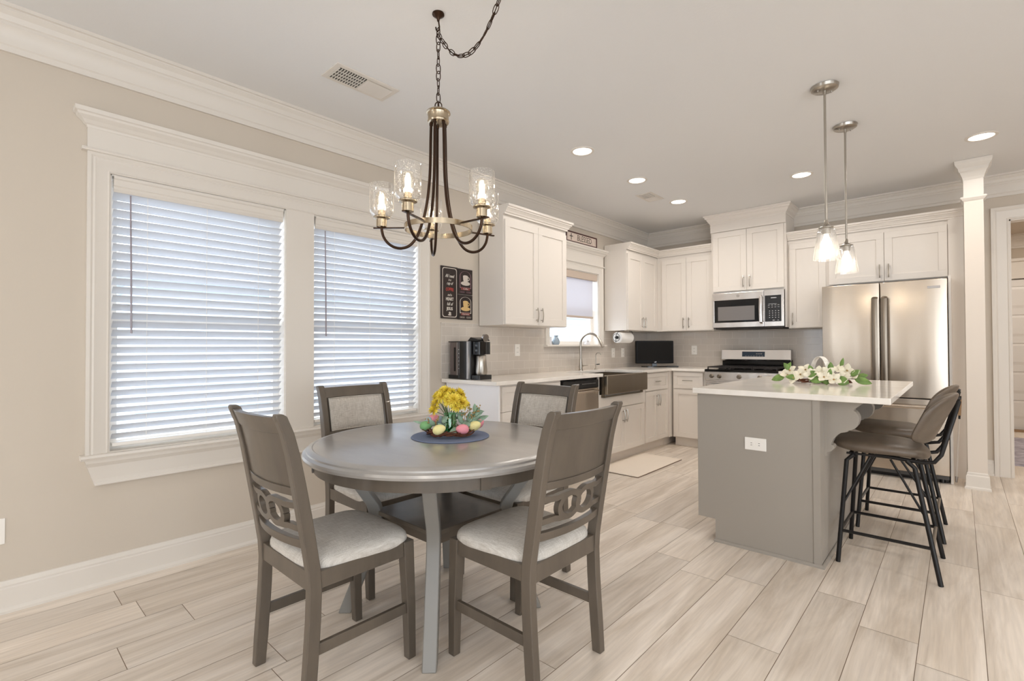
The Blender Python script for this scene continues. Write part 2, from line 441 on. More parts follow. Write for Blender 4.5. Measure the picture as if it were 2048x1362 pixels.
    def build(s, name, mats, parent=None, smooth=False, bevel=0, seg=2, loc=None, rot=None, angle=40, sub=0):
        me = bpy.data.meshes.new(name); me.from_pydata(s.v, [], s.f)
        if not isinstance(mats, (list, tuple)): mats = [mats]
        for m in mats: me.materials.append(m)
        for p, i in zip(me.polygons, s.mi): p.material_index = i
        bm = bmesh.new(); bm.from_mesh(me); bmesh.ops.recalc_face_normals(bm, faces=bm.faces); bm.to_mesh(me); bm.free()
        if smooth:
            me.polygons.foreach_set('use_smooth', [True] * len(me.polygons))
            me.set_sharp_from_angle(angle=radians(angle))
        o = bpy.data.objects.new(name, me); COL.objects.link(o)
        if parent is not None: o.parent = parent
        if loc: o.location = loc
        if rot: o.rotation_euler = rot
        if bevel:
            b = o.modifiers.new('bevel', 'BEVEL'); b.width = bevel; b.segments = seg; b.limit_method = 'ANGLE'; b.angle_limit = radians(35); b.harden_normals = False
        if sub:
            b = o.modifiers.new('sub', 'SUBSURF'); b.levels = sub; b.render_levels = sub
        return o


def puff(mb, rings, bot, top):
    n = len(rings[0]); vs = [v for r in rings for v in r] + [bot, top]; F = []; m = len(rings)
    for a in range(m - 1):
        for i in range(n): F.append((a * n + i, a * n + (i + 1) % n, (a + 1) * n + (i + 1) % n, (a + 1) * n + i))
    for i in range(n): F.append((m * n, (i + 1) % n, i)); F.append((m * n + 1, (m - 1) * n + i, (m - 1) * n + (i + 1) % n))
    return mb.add(vs, F)


def tag(o, label=None, cat=None, group=None, kind=None):
    if label: o['label'] = label
    if cat: o['category'] = cat
    if group: o['group'] = group
    if kind: o['kind'] = kind
    return o


def thing(name, label=None, cat=None, loc=(0, 0, 0), rz=0, group=None, kind=None):
    o = bpy.data.objects.new(name, None); COL.objects.link(o); o.empty_display_size = .1
    o.location = loc; o.rotation_euler = (0, 0, rz)
    return tag(o, label, cat, group, kind)


def copy_tree(o, parent=None):
    c = o.copy(); COL.objects.link(c); c.parent = parent
    for ch in list(o.children): copy_tree(ch, c)
    return c


def point(name, parent, loc, power, col, r=.02):
    l = bpy.data.lights.new(name, 'POINT'); l.energy = power; l.color = col; l.shadow_soft_size = r
    o = bpy.data.objects.new(name, l); COL.objects.link(o); o.parent = parent; o.location = loc; return o


def text(s, size, m, parent, fn, extrude=.0006, shear=0, spacing=1, bold=0, name='lettering'):
    """letters as a mesh: x right, y up, mapped by fn; centred"""
    cu = bpy.data.curves.new('t', 'FONT'); cu.body = s; cu.size = size; cu.align_x = 'CENTER'; cu.align_y = 'CENTER'; cu.extrude = extrude; cu.shear = shear
    cu.space_character = spacing; cu.offset = bold; cu.resolution_u = 3
    ob = bpy.data.objects.new('t', cu); COL.objects.link(ob)
    me = bpy.data.meshes.new_from_object(ob.evaluated_get(bpy.context.evaluated_depsgraph_get()))
    bpy.data.objects.remove(ob)
    for v in me.vertices: v.co = Vector(fn(*v.co))
    me.materials.clear(); me.materials.append(m)
    o = bpy.data.objects.new(name, me); COL.objects.link(o); o.parent = parent
    return o


def merge_text(items, m, parent, name='lettering'):
    obs = [text(*a[:2], m, parent, **a[2]) for a in items]
    bm = bmesh.new()
    for o in obs: bm.from_mesh(o.data)
    me = bpy.data.meshes.new(name); bm.to_mesh(me); bm.free(); me.materials.append(m)
    for o in obs: bpy.data.objects.remove(o)
    o = bpy.data.objects.new(name, me); COL.objects.link(o); o.parent = parent
    return o


XYZ = lambda a, b, h: (a, b, h)

# ------------------------------------------------------------------ room shell
H = 2.74
YB = -9.5; XR = 7.5
# floor planks
mb = MB(); tones = []
seam0 = 2.287; pw = .1965
known = {0: [-3.647], 2: [-3.532, -2.75], 3: [-3.753], 4: [-2.69], 5: [-2.985], -11: [-5.829], -12: [-5.4], -6: [-5.491], -7: [-5.24]}
known[-12] = [-5.10]; known[-13] = [-5.806]
k0 = int((-.2 - seam0) / pw) - 1
for k in range(k0, 28):
    x0 = seam0 + k * pw; x1 = x0 + pw
    x0 = max(x0, -.12); x1 = min(x1, XR + .1)
    if x1 <= x0 + .01: continue
    js = list(known.get(k, []))
    if not js: js = [-5 + random.random() * 1.2]
    js.sort()
    while js[0] > YB: js.insert(0, js[0] - 1.22)
    while js[-1] < 3.9: js.append(js[-1] + 1.22)
    for a, b in zip(js, js[1:]):
        a = max(a, YB - .1); b = min(b, 3.7)
        if b - a < .02: continue
        g = .0012
        mb.add([(x0 + g, a + g, 0), (x1 - g, a + g, 0), (x1 - g, b - g, 0), (x0 + g, b - g, 0)], [(0, 1, 2, 3)])
        tones.append((random.random(), random.random(), random.random(), 1))
mb.m = 1; mb.box(-.3, XR + .3, YB - .3, 3.9, -.12, -.0015)
fl = mb.build('floor', [M['floor'], mat('plank_joint', (150, 130, 112), .9)])
ca = fl.data.color_attributes.new('tone', 'FLOAT_COLOR', 'CORNER')
li = 0
for p in fl.data.polygons:
    c = tones[p.index] if p.index < len(tones) else (0, 0, 0, 1)
    for l in p.loop_indices: ca.data[l].color = c
tag(fl, kind='structure')

mb = MB(); mb.box(-.3, XR + .3, YB - .3, .1, H, H + .15)
tag(mb.build('ceiling', M['ceiling']), kind='structure')

# left wall with openings (two-light window and kitchen window)
WA = (-5.836, -3.892, .664, 2.085)     # big opening y0,y1,z0,z1
WM = (-4.951, -4.766)                   # mullion
WK = (-2.20, -1.243, 1.212, 2.06)
mb = MB()
def wall_x(mb, x0, x1, ya, yb, holes, z1=H):
    ys = sorted({ya, yb} | {h[0] for h in holes} | {h[1] for h in holes})
    for a, b in zip(ys, ys[1:]):
        hs = [h for h in holes if h[0] <= a + 1e-6 and h[1] >= b - 1e-6]
        if hs: mb.box(x0, x1, a, b, 0, hs[0][2]); mb.box(x0, x1, a, b, hs[0][3], z1)
        else: mb.box(x0, x1, a, b, 0, z1)
wall_x(mb, -.16, 0, YB, .12, [(WA[0], WM[0], WA[2], WA[3]), (WM[1], WA[1], WA[2], WA[3]), WK])
wl = tag(mb.build('wall_left', M['wall']), kind='structure')

# far wall with the hall opening
OX0, OX1, OZ = 3.55, 4.47, 2.33
mb = MB(); mb.box(0, OX0, 0, .12, 0, H); mb.box(OX0, OX1, 0, .12, OZ, H); mb.box(OX1, XR, 0, .12, 0, H)
wf = tag(mb.build('wall_far', M['wall']), kind='structure')
# unseen back and right walls, openings added and sized for daylight
mb = MB()
for a, b in ((-.16, -.05), (.85, 4.3), (7.2, XR + .16)): mb.box(a, b, YB - .12, YB, 0, H)
mb.box(-.05, .85, YB - .12, YB, 2.45, H); mb.box(4.3, 7.2, YB - .12, YB, 2.45, H)
mb.box(-.05, .85, YB - .12, YB, 0, .2); mb.box(4.3, 7.2, YB - .12, YB, 0, .2)
tag(mb.build('wall_back', M['wall']), kind='structure')
mb = MB(); wall_x(mb, XR, XR + .12, YB, .12, [(-9.2, -5.9, .2, 2.45), (-4.65, -3.75, .2, 2.45)])
tag(mb.build('wall_right', M['wall']), kind='structure')

# hall beyond
mb = MB()
mb.box(2.75, 2.87, .12, 3.6, 0, H); mb.box(5.2, 5.32, .12, 3.6, 0, H); mb.box(2.87, 5.2, 3.5, 3.6, 0, H); mb.box(2.75, 5.32, .1, 3.6, H, H + .12)
tag(mb.build('wall_hall', M['wall']), kind='structure')

# crown moulding
CR = [(0, 2.547), (.014, 2.547), (.016, 2.572), (.022, 2.578), (.024, 2.600), (.034, 2.640), (.046, 2.655), (.046, 2.668), (.052, 2.672), (.058, 2.695), (.074, 2.712), (.074, 2.722), (.084, 2.724), (.084, 2.742), (0, 2.742)]
mb = MB()
mb.molding([(XR, YB), (XR, 0), (0, 0), (0, YB)][::1], [(o, h) for o, h in CR], XYZ)
tag(mb.build('trim_1', M['trim'], smooth=True, angle=25), kind='structure')
mb = MB(); mb.molding([(5.2, 3.5), (2.87, 3.5)], CR, XYZ)
tag(mb.build('trim_2', M['trim'], smooth=True, angle=25), kind='structure')
# baseboards
BB = [(0, 0), (.028, 0), (.028, .012), (.020, .022), (.017, .024), (.017, .108), (.013, .114), (.014, .122), (.009, .130), (.006, .140), (0, .142)]
mb = MB(); mb.molding([(0, -3.66), (0, YB)], BB, XYZ)
tag(mb.build('baseboard_left', M['trim'], smooth=True, angle=25), kind='structure')
mb = MB(); mb.molding([(3.43, 0), (3.26, 0)], BB, XYZ); mb.molding([(XR, 0), (OX1 + .12, 0)], BB, XYZ)
tag(mb.build('baseboard_far', M['trim'], smooth=True, angle=25), kind='structure')
mb = MB(); mb.molding([(5.2, 3.5), (4.62, 3.5)], BB, XYZ)
tag(mb.build('baseboard_hall', M['trim'], smooth=True, angle=25), kind='structure')

# casing profile (offset outward from opening, depth)
CAS = [(0, 0), (0, .010), (.006, .014), (.012, .010), (.022, .012), (.050, .018), (.062, .022), (.070, .019), (.078, .024), (.092, .024), (.092, 0)]


def head_cap(mb, y0, y1, zc, zt, fn, ov=.055):
    """classical header: fillet, frieze, crown cap. fn(along, height, depth)"""
    mb.prism([(0, 0), (.034, 0), (.038, .008), (.034, .016), (0, .016)], lambda u, v, w: fn(w, zc + v, u), y0 - .022, y1 + .022)
    mb.prism([(0, 0), (.022, 0), (.022, zt - zc - .09), (0, zt - zc - .09)], lambda u, v, w: fn(w, zc + .016 + v, u), y0, y1)
    # crown with returns
    zz = zt - .082
    pr_ = [(0, 0), (.024, 0), (.026, .012), (.034, .018), (.044, .032), (.062, .048), (.066, .058), (.074, .062), (.076, .082), (0, .082)]
    path = [(y1, 0), (y1, .0), (y0, 0)]
    vs = []
    # front run with mitred returns: build rings
    rings = []
    for (al, sg) in ((y0, -1), (y1, 1)):
        rings.append([(al + sg * max(0, d - .022), zz + h, d) for d, h in pr_])
    ret = []
    for (al, sg) in ((y0, -1), (y1, 1)):
        ret.append([(al + sg * max(0, d - .022), zz + h, 0) for d, h in pr_])
    m = len(pr_)
    V = [fn(*p) for r in (ret[0], rings[0], rings[1], ret[1]) for p in r]
    F = []
    for i in range(3):
        for k in range(m - 1): F.append((i * m + k, (i + 1) * m + k, (i + 1) * m + k + 1, i * m + k + 1))
    mb.add(V, F)


def window(idx, y0, y1, z0, z1, panes, sash_x=-.09, stool=.03, apron=.08, railz=None, cas=.092, head=(2.175, 2.372)):
    w = thing('window_%d' % idx, kind='structure')
    fn = lambda a, h, d: (d + .001, a, h)
    mb = MB()
    # casing: three sides mitred
    sc = [(o * cas / .092, d) for o, d in CAS]
    mb.molding([(y0, z0), (y0, z1), (y1, z1), (y1, z0)], sc, lambda a, b, h: (h + .001, a, b))
    mb.build('casing', M['trim'], w, smooth=True, angle=25)
    mb = MB(); head_cap(mb, y0 - cas, y1 + cas, head[0], head[1], fn)
    mb.build('header', M['trim'], w)
    mb = MB()
    mb.box(-.155, .01, y0, y1, z0 - .02, z0 + .003)
    mb.prism([(0, z0 - .022), (.055, z0 - .022), (.062, z0 - .011), (.055, z0), (0, z0)], lambda u, v, a: (u, a, v), y0 - cas - .02, y1 + cas + .02)
    mb.build('sill', M['trim'], w)
    if apron:
        mb = MB(); ap = [(0, z0 - .022), (.05, z0 - .022), (.046, z0 - .04), (.030, z0 - .06), (.022, z0 - apron), (.022, z0 - apron - .018), (.028, z0 - apron - .022), (.028, z0 - apron - .030), (0, z0 - apron - .030)]
        e = cas + .012
        n = len(ap)
        mb.add([(u, y0 - e + (z0 - v) * .32, v) for u, v in ap] + [(u, y1 + e - (z0 - v) * .32, v) for u, v in ap], [tuple(range(n))[::-1], tuple(range(n, 2 * n))] + [(i, (i + 1) % n, n + (i + 1) % n, n + i) for i in range(n)])
        mb.build('apron', M['trim'], w)
    mb = MB()
    if len(panes) > 1:
        for (a, b), (c, d) in zip(panes, panes[1:]): mb.box(-.15, .012, b, c, z0, z1)
        mb.build('mullion', M['trim'], w)
    for (a, b) in panes:
        mb = MB()
        rz = railz or (z0 + (z1 - z0) * .5)
        # jamb liner
        for (p, q, r, s_) in ((a, a + .006, z0, z1), (b - .006, b, z0, z1), (a, b, z1 - .006, z1)): mb.box(-.158, .0, p, q, r, s_)
        f = .045
        for zz0, zz1, xx in ((z0, rz + .02, sash_x), (rz - .02, z1, sash_x - .03)):
            for (p, q, r, s_) in ((a, a + f, zz0, zz1), (b - f, b, zz0, zz1), (a + f, b - f, zz0, zz0 + f), (a + f, b - f, zz1 - f, zz1)):
                mb.box(xx - .018, xx + .012, p, q, r, s_)
        fr = mb.build('sash', M['white_plastic'], w)
        mb = MB()
        mb.box(sash_x - .005, sash_x - .001, a + f, b - f, z0 + f, rz - .025); mb.box(sash_x - .035, sash_x - .031, a + f, b - f, rz + .025, z1 - f)
        mb.build('pane', M['pane'], w)
    return w


window(1, WA[0], WA[1], WA[2], WA[3], [(WA[0], WM[0]), (WM[1], WA[1])], railz=1.335, apron=.125)
window(2, WK[0], WK[1], WK[2], WK[3], [(WK[0], WK[1])], stool=.03, apron=0, cas=.085, head=(2.142, 2.347), railz=1.62)

# hall opening casing
d1 = thing('door_1', kind='structure')
mb = MB(); mb.molding([(OX0, 0), (OX0, OZ), (OX1, OZ), (OX1, 0)], [(o * 1.28, d) for o, d in CAS], lambda a, b, h: (a, -h - .001, b))
mb.build('casing', M['trim'], d1, smooth=True, angle=25)
mb = MB(); mb.box(OX0, OX0 + .012, 0, .12, 0, OZ); mb.box(OX1 - .012, OX1, 0, .12, 0, OZ); mb.box(OX0, OX1, 0, .12, OZ - .012, OZ)
mb.build('jamb', M['trim'], d1)
# far door in the hall, five panels
d2 = thing('door_2', kind='structure')
DX0, DX1, DY = 3.62, 4.44, 3.5
mb = MB(); st = .1
mb.box(DX0, DX1, DY - .035, DY - .012, .03, 2.10)
zs = [.03 + .10 + i * (2.07 - .1) / 5 for i in range(6)]
for x0, x1 in ((DX0, DX0 + st), (DX1 - st, DX1)): mb.box(x0, x1, DY - .046, DY - .035, .03, 2.10)
mb.box(DX0, DX1, DY - .046, DY - .035, .03, .17)
for i in range(5):
    z1_ = zs[i + 1]; mb.box(DX0, DX1, DY - .046, DY - .035, z1_ - .09, z1_)
for i in range(5):
    za = (.17 if i == 0 else zs[i]); zb = zs[i + 1] - .09
    a, b = DX0 + st + .03, DX1 - st - .03
    mb.add([(a - .03, DY - .036, za), (b + .03, DY - .036, za), (b + .03, DY - .036, zb), (a - .03, DY - .036, zb), (a, DY - .044, za + .04), (b, DY - .044, za + .04), (b, DY - .044, zb - .04), (a, DY - .044, zb - .04)],
           [(0, 1, 5, 4), (1, 2, 6, 5), (2, 3, 7, 6), (3, 0, 4, 7), (4, 5, 6, 7)])
mb.build('door_panel', M['door_white'], d2)
mb = MB(); mb.box(DX0 - .1, DX0, DY - .03, DY, 0, 2.12); mb.box(DX1, DX1 + .1, DY - .03, DY, 0, 2.12); mb.box(DX0 - .12, DX1 + .12, DY - .03, DY, 2.12, 2.36); mb.box(DX0 - .15, DX1 + .15, DY - .06, DY, 2.36, 2.40); mb.box(DX0 - .12, DX1 + .12, DY - .04, DY, 2.12, 2.14)
mb.build('casing', M['trim'], d2)
mb = MB(); mb.box(DX0, DX1, DY - .12, DY, 0, .03); mb.build('threshold', mat('bronze_threshold', (150, 120, 90), .4, .6), d2)

# backsplash
mb = MB(); mb.box(0, .006, -3.665, -3.235, .93, 1.395); mb.box(0, .006, -3.235, WK[0] - .085, .93, 1.384); mb.box(0, .006, WK[0] - .085, WK[1] + .085, .93, 1.19); mb.box(0, .006, WK[1] + .085, 0, .93, 1.384)
mb.build('backsplash', M['tile_left'], wl)
mb = MB(); mb.box(.006, 2.2, -.006, 0, .93, 1.384); mb.box(1.03, 1.83, -.006, 0, 1.384, 1.42)
mb.build('backsplash', M['tile_far'], wf)
mb = MB(); mb.box(0, .009, -3.669, -3.665, .93, 1.399); mb.box(0, .009, -3.669, -3.235, 1.395, 1.399)
mb.build('tile_edge', M['trim'], wl)

# exterior
mb = MB(); mb.box(-22, -.3, -16, 12, -.35, -.3)
tag(mb.build('ground', M['grass'], None), kind='structure')
nh = thing('neighbor_house', 'pale blue sided house seen beyond the windows, grey shingle roof', 'house', (-4.6, 0, -.3))
mb = MB(); mb.box(-6, 0, -4.9, 6, 0, 2.4); mb.build('siding_wall', M['siding'], nh)
mb = MB(); mb.add([(.35, -5.3, 2.35), (.35, 6.3, 2.35), (-3, 6.3, 4.6), (-3, -3.3, 4.6), (-6.4, -5.3, 2.35), (-6.4, 6.3, 2.35)], [(0, 1, 2, 3), (4, 3, 2, 5), (0, 3, 4), (1, 5, 2), (0, 4, 5, 1)])
mb.build('roof', M['shingle'], nh)
mb = MB(); mb.box(.0, .03, 1.0, 2.0, .9, 2.0); mb.box(0, .03, -3.2, -2.2, .9, 2.0); mb.box(0, .04, -4.9, 6, 0, .5); mb.build('white_trim', M['white_plastic'], nh)

# ------------------------------------------------------------------ column
cl = thing('column', 'square beige column with white capital and plinth at the end of the refrigerator wall', 'column', (3.308, -.64, 0))
mb = MB(); mb.box(-.06, .06, -.06, .06, 0, H); mb.build('shaft', mat('column_paint', (222, 212, 201), .5), cl)
mb = MB(); s = .06
sq = [(-s, -s), (-s, s), (s, s), (s, -s)]
mb.molding(sq, [(0, 0), (.022, 0), (.022, .014), (.014, .024), (.012, .11), (.006, .118), (.006, .132), (0, .14)], XYZ, closed=True)
mb.build('plinth', M['trim'], cl)
mb = MB()
mb.molding(sq, [(0, 2.40), (.006, 2.405), (.012, 2.413), (.02, 2.425), (.02, 2.436), (0, 2.44)], XYZ, closed=True)
mb.molding(sq, [(0, 2.44), (.002, 2.44), (.002, 2.58), (0, 2.58)], XYZ, closed=True)
mb.molding(sq, [(0, 2.58), (.004, 2.58), (.008, 2.60), (.022, 2.64), (.03, 2.65), (.034, 2.675), (.05, 2.70), (.056, 2.715), (.056, 2.738), (0, 2.738)], XYZ, closed=True)
mb.build('capital', M['trim'], cl)


# ------------------------------------------------------------------ cabinets
def handle(parent, x, z, L, vert=True, y=0):
    """bow pull; centre x,z ; front plane y"""
    mb = MB(); n = 9; pts = []
    for i in range(n):
        t = -1 + 2 * i / (n - 1); o = .030 - .010 * t * t
        pts.append((x, y + o, z + t * L / 2) if vert else (x + t * L / 2, y + o, z))
    mb.tube(pts, .0052, 6, up=(0, 1, 0))
    for t in (-.72, .72):
        p = (x, y, z + t * L / 2) if vert else (x + t * L / 2, y, z)
        mb.tube([p, (p[0], y + .026, p[2])], .0042, 6)
    return mb.build('handle', M['nickel'], parent, smooth=True)


def shaker(parent, name, x0, x1, z0, z1, y, rail=.06, hnd=None, m=None, mid=None):
    """door/drawer front in local coords; y = cabinet front; panel .02 thick"""
    m = m or M['cabinet']; g = .0016
    x0 += g; x1 -= g; z0 += g; z1 -= g
    mb = MB()
    mb.box(x0, x1, y, y + .019, z0, z0 + rail); mb.box(x0, x1, y, y + .019, z1 - rail, z1)
    mb.box(x0, x0 + rail, y, y + .019, z0 + rail, z1 - rail); mb.box(x1 - rail, x1, y, y + .019, z0 + rail, z1 - rail)
    mb.box(x0 + rail, x1 - rail, y, y + .010, z0 + rail, z1 - rail)
    d = mb.build(name, m, parent, bevel=.0012, seg=1)
    if hnd:
        kind, hx, hz = hnd
        if kind == 'v': handle(d, hx, hz, .13, True, y + .019)
        else: handle(d, (x0 + x1) / 2, hz, .12, False, y + .019)
    return d


def place_left(name, label, cat, yfar, group=None): return thing(name, label, cat, (0, yfar, 0), -pi / 2, group)
def place_far(name, label, cat, xright, group=None): return thing(name, label, cat, (xright, 0, 0), pi, group)


GB = 'white base cabinets'; GU = 'white upper cabinets'
D = .60; ZT = .898


def base_body(c, w, x0=0, x1=None, d=D, z1=ZT):
    mb = MB(); x1 = w if x1 is None else x1
    mb.box(x0, x1, .012, d, .105, z1); mb.build('body', M['cabinet'], c)
    mb = MB(); mb.box(x0, x1, .012, d - .06, 0, .105); mb.build('toe_kick', M['cabinet'], c)


# near drawer base with finished end panel: y -3.60..-2.81
w = .79
c = place_left('base_cabinet', 'white drawer base cabinet at the near end of the counter, below the coffee maker', 'cabinet', -2.812, GB)
base_body(c, w)
zs = [.115, .40, .69, .885]
for a, b in zip(zs, zs[1:]): shaker(c, 'drawer', .02, w - .025, a, b, D, .055 if b - a > .25 else .045, ('h', 0, (a + b) / 2))
mb = MB(); mb.box(w, w + .016, .012, D + .02, .0, ZT); mb.build('end_panel', mat('window_lit_end_panel', (248, 248, 252), .35), c)  # paler, cooler than the cabinet paint: window light put into the colour

# dishwasher
dw = place_left('dishwasher', 'stainless dishwasher with black control strip under the counter beside the farmhouse sink', 'dishwasher', -2.215)
mb = MB(); mb.box(.006, .588, .05, D - .01, .02, .885); mb.build('body', M['black'], dw)
mb = MB(); mb.box(.008, .586, D - .01, D + .022, .11, .80); mb.build('door', M['steel'], dw, bevel=.004)
mb = MB(); mb.box(.008, .586, D - .01, D + .024, .803, .878); cp = mb.build('control_panel', M['black'], dw, bevel=.004)
mb = MB()
for i in range(9): mb.box(.07 + i * .026, .08 + i * .026, D + .0242, D + .0255, .842, .848)
mb.box(.34, .42, D + .0242, D + .0255, .838, .852)
mb.build('panel_print', M['silver'], cp)
mb = MB(); mb.tube([(.045, D + .05, .775), (.3, D + .06, .775), (.55, D + .05, .775)], .009, 8); mb.tube([(.05, D + .02, .775), (.05, D + .052, .775)], .008, 6); mb.tube([(.545, D + .02, .775), (.545, D + .052, .775)], .008, 6)
mb.build('handle', M['steel'], dw, smooth=True)

# sink base y -2.215..-1.27
w = .945
c = place_left('sink_base_cabinet', 'white two-door base cabinet directly under the steel farmhouse sink', 'cabinet', -1.27, GB)
base_body(c, w, z1=.69)
mb = MB(); mb.box(.0, w, D - .002, D + .018, .575, .72); mb.box(.0, .066, D - .002, D + .018, .72, ZT); mb.box(w - .01, w, D - .002, D + .018, .72, ZT); mb.build('apron_panel', M['cabinet'], c, bevel=.001, seg=1)
shaker(c, 'door', .03, .46, .115, .57, D, .055, ('v', .46 - .03, .475))
shaker(c, 'door', .46, .89, .115, .57, D, .055, ('v', .46 + .03, .475))

# corner side cabinet y -1.27..-.66
w = .61
c = place_left('base_cabinet', 'white base cabinet with one drawer over two narrow doors, right of the steel sink', 'cabinet', -.66, GB)
base_body(c, w)
shaker(c, 'drawer', .03, w - .02, .69, .885, D, .045, ('h', 0, .79))
shaker(c, 'door', .03, .305, .115, .682, D, .05, ('v', .28, .575)); shaker(c, 'door', .305, w - .02, .115, .682, D, .05, ('v', .335, .575))
# corner block
c = place_left('corner_base_cabinet', 'plain white corner post where the two counter runs meet', 'cabinet', -.012, GB)
mb = MB(); mb.box(0, .646, .012, .625, .105, ZT); mb.build('body', M['cabinet'], c)
mb = MB(); mb.box(0, .646, .012, .545, 0, .105); mb.build('toe_kick', M['cabinet'], c)
# far base left of range  x .66..1.04
c = place_far('base_cabinet', 'white base cabinet with one drawer and one door, between the corner and the gas range', 'cabinet', 1.043, GB)
w = .40
base_body(c, w, z1=ZT)
shaker(c, 'drawer', .03, w - .015, .69, .885, D, .045, ('h', 0, .79)); shaker(c, 'door', .03, w - .015, .115, .682, D, .055, ('v', .06, .575))
# far base right of range x 1.81..2.22
c = place_far('base_cabinet', 'white base cabinet between the gas range and the refrigerator, hidden low behind the island', 'cabinet', 2.205, GB)
w = .39
base_body(c, w)
shaker(c, 'drawer', .01, w - .01, .69, .885, D, .045, ('h', 0, .79)); shaker(c, 'door', .01, w - .01, .115, .682, D, .055, ('v', w - .05, .575))

# countertops
CT0, CT1 = .900, .930
mb = MB(); CD = .645
mb.box(.007, CD, -3.667, -2.175, CT0, CT1)           # near run
mb.box(.007, .17, -2.175, -1.37, CT0, CT1)           # behind sink
mb.box(.007, CD, -1.37, -.007, CT0, CT1)             # to the corner
mb.box(CD, 1.043, -CD, -.007, CT0, CT1)
ct = mb.build('countertop', M['quartz'], bevel=.003)
tag(ct, 'long white quartz L-shaped countertop holding sink, coffee maker and television', 'countertop')
mb = MB(); mb.box(1.808, 2.207, -CD, -.007, CT0, CT1)
tag(mb.build('countertop', M['quartz'], bevel=.003), 'short white quartz countertop between the gas range and the refrigerator', 'countertop')

# farmhouse sink
sk = thing('farmhouse_sink', 'brushed steel apron-front farmhouse sink set into the counter below the window', 'sink', (0, 0, 0))
mb = MB(); y0, y1, x0, x1, zb, zt = -2.172, -1.345, .175, .690, .735, .896
mb.box(.648, x1, y0, y1, .725, .912)
mb.build('apron', M['steel_dark'], sk, bevel=.008, seg=3)
mb = MB(); y1b = -1.373
mb.box(x0, .648, y0, y0 + .012, .70, zt); mb.box(x0, .648, y1b - .012, y1b, .70, zt); mb.box(x0, x0 + .012, y0, y1b, .70, zt); mb.box(x0, .648, y0, y1b, .695, .707)
mb.build('basin', M['steel_dark'], sk)
mb = MB(); mb.lathe([(0, .708), (.04, .708), (.045, .712), (.045, .714), (.02, .711), (0, .711)], 20, (.40, -1.77, 0)); mb.build('drain', M['chrome'], sk, smooth=True)

# faucet
fa = thing('faucet', 'tall brushed steel gooseneck pull-down faucet behind the sink', 'faucet', (.105, -1.77, CT1))
mb = MB(); mb.lathe([(0, 0), (.028, 0), (.028, .006), (.020, .012), (.019, .06), (.0155, .11), (.0145, .13)], 16); mb.build('base', M['nickel'], fa, smooth=True)
pts = [(0, 0, .12), (0, 0, .29)]
for i in range(13):
    a = pi - pi * i / 12 * .86
    pts.append((.125 + .125 * cos(a), 0, .29 + .115 * sin(a)))
mb = MB(); mb.tube(pts, .012, 12); mb.build('spout', M['nickel'], fa, smooth=True)
e = Vector(pts[-1]); dr = (Vector(pts[-1]) - Vector(pts[-2])).normalized()
mb = MB(); mb.tube([e, e + dr * .04, e + dr * .09, e + dr * .095], [.014, .016, .019, .017], 12); mb.build('spray_head', M['nickel'], fa, smooth=True)
mb = MB(); mb.tube([(0, .016, .05), (0, .04, .05)], .012, 10); mb.tube([(0, .04, .05), (.03, .10, .055)], [.006, .004], 8); mb.build('lever', M['nickel'], fa, smooth=True)
# small filtered water tap
fa = thing('water_tap', 'small slim gooseneck drinking water tap right of the main faucet', 'faucet', (.11, -1.47, CT1))
mb = MB(); mb.lathe([(0, 0), (.02, 0), (.018, .008), (.009, .02), (.008, .06), (0, .06)], 12)
mb.tube([(0, 0, .05), (0, 0, .16)] + [(.035 + .035 * cos(a), 0, .16 + .035 * sin(a)) for a in [pi - pi * i / 8 * .9 for i in range(9)]], .005, 8)
mb.build('spout', M['nickel'], fa, smooth=True)
mb = MB(); mb.tube([(-.01, 0, .055), (.045, .01, .062)], .006, 6); mb.build('lever', M['black'], fa)


# ---- upper cabinets
CC = [(0, 0), (.004, 0), (.004, .014), (.012, .018), (.016, .03), (.03, .05), (.036, .052), (.036, .062), (.048, .066), (.048, .084), (0, .084)]
UZ0, UZ1 = 1.385, 2.345
UD = .31
# left-of-window upper: y -3.232 .. -2.32
w = .91
c = place_left('upper_cabinet', 'white two-door wall cabinet left of the kitchen window, above the coffee maker', 'cabinet', -2.322, GU)
mb = MB(); mb.box(0, w, .012, UD, UZ0, UZ1); mb.build('body', M['cabinet'], c)
shaker(c, 'door', .012, w / 2, UZ0 + .004, UZ1 - .045, UD, .062, ('v', w / 2 - .035, UZ0 + .10)); shaker(c, 'door', w / 2, w - .006, UZ0 + .004, UZ1 - .045, UD, .062, ('v', w / 2 + .035, UZ0 + .10))
mb = MB(); mb.molding([(0, .012), (0, UD + .018), (w, UD + .018)], [(o, h + UZ1 - .005) for o, h in CC], XYZ); mb.box(w - .018, w + .0015, .0135, UD + .0205, UZ1 - .001, UZ1 + .079); mb.build('crown', M['cabinet'], c)
# right of window, left wall: y -1.135..-.355
w = .80
c = place_left('upper_cabinet', 'white two-door wall cabinet on the window wall, over the paper towels', 'cabinet', -.335, GU)
mb = MB(); mb.box(-.023, w - .02, .012, UD, UZ0, UZ1); mb.build('body', M['cabinet'], c)
shaker(c, 'door', .03, .405, UZ0 + .004, UZ1 - .045, UD, .062, ('v', .405 - .035, UZ0 + .10)); shaker(c, 'door', .405, w - .024, UZ0 + .004, UZ1 - .045, UD, .062, ('v', .405 + .035, UZ0 + .10))
mb = MB(); mb.molding([(-.01, UD + .018), (w - .02, UD + .018)], [(o, h + UZ1 - .005) for o, h in CC], XYZ); mb.box(w - .038, w - .0185, .0135, UD + .0205, UZ1 - .001, UZ1 + .079); mb.build('crown', M['cabinet'], c)
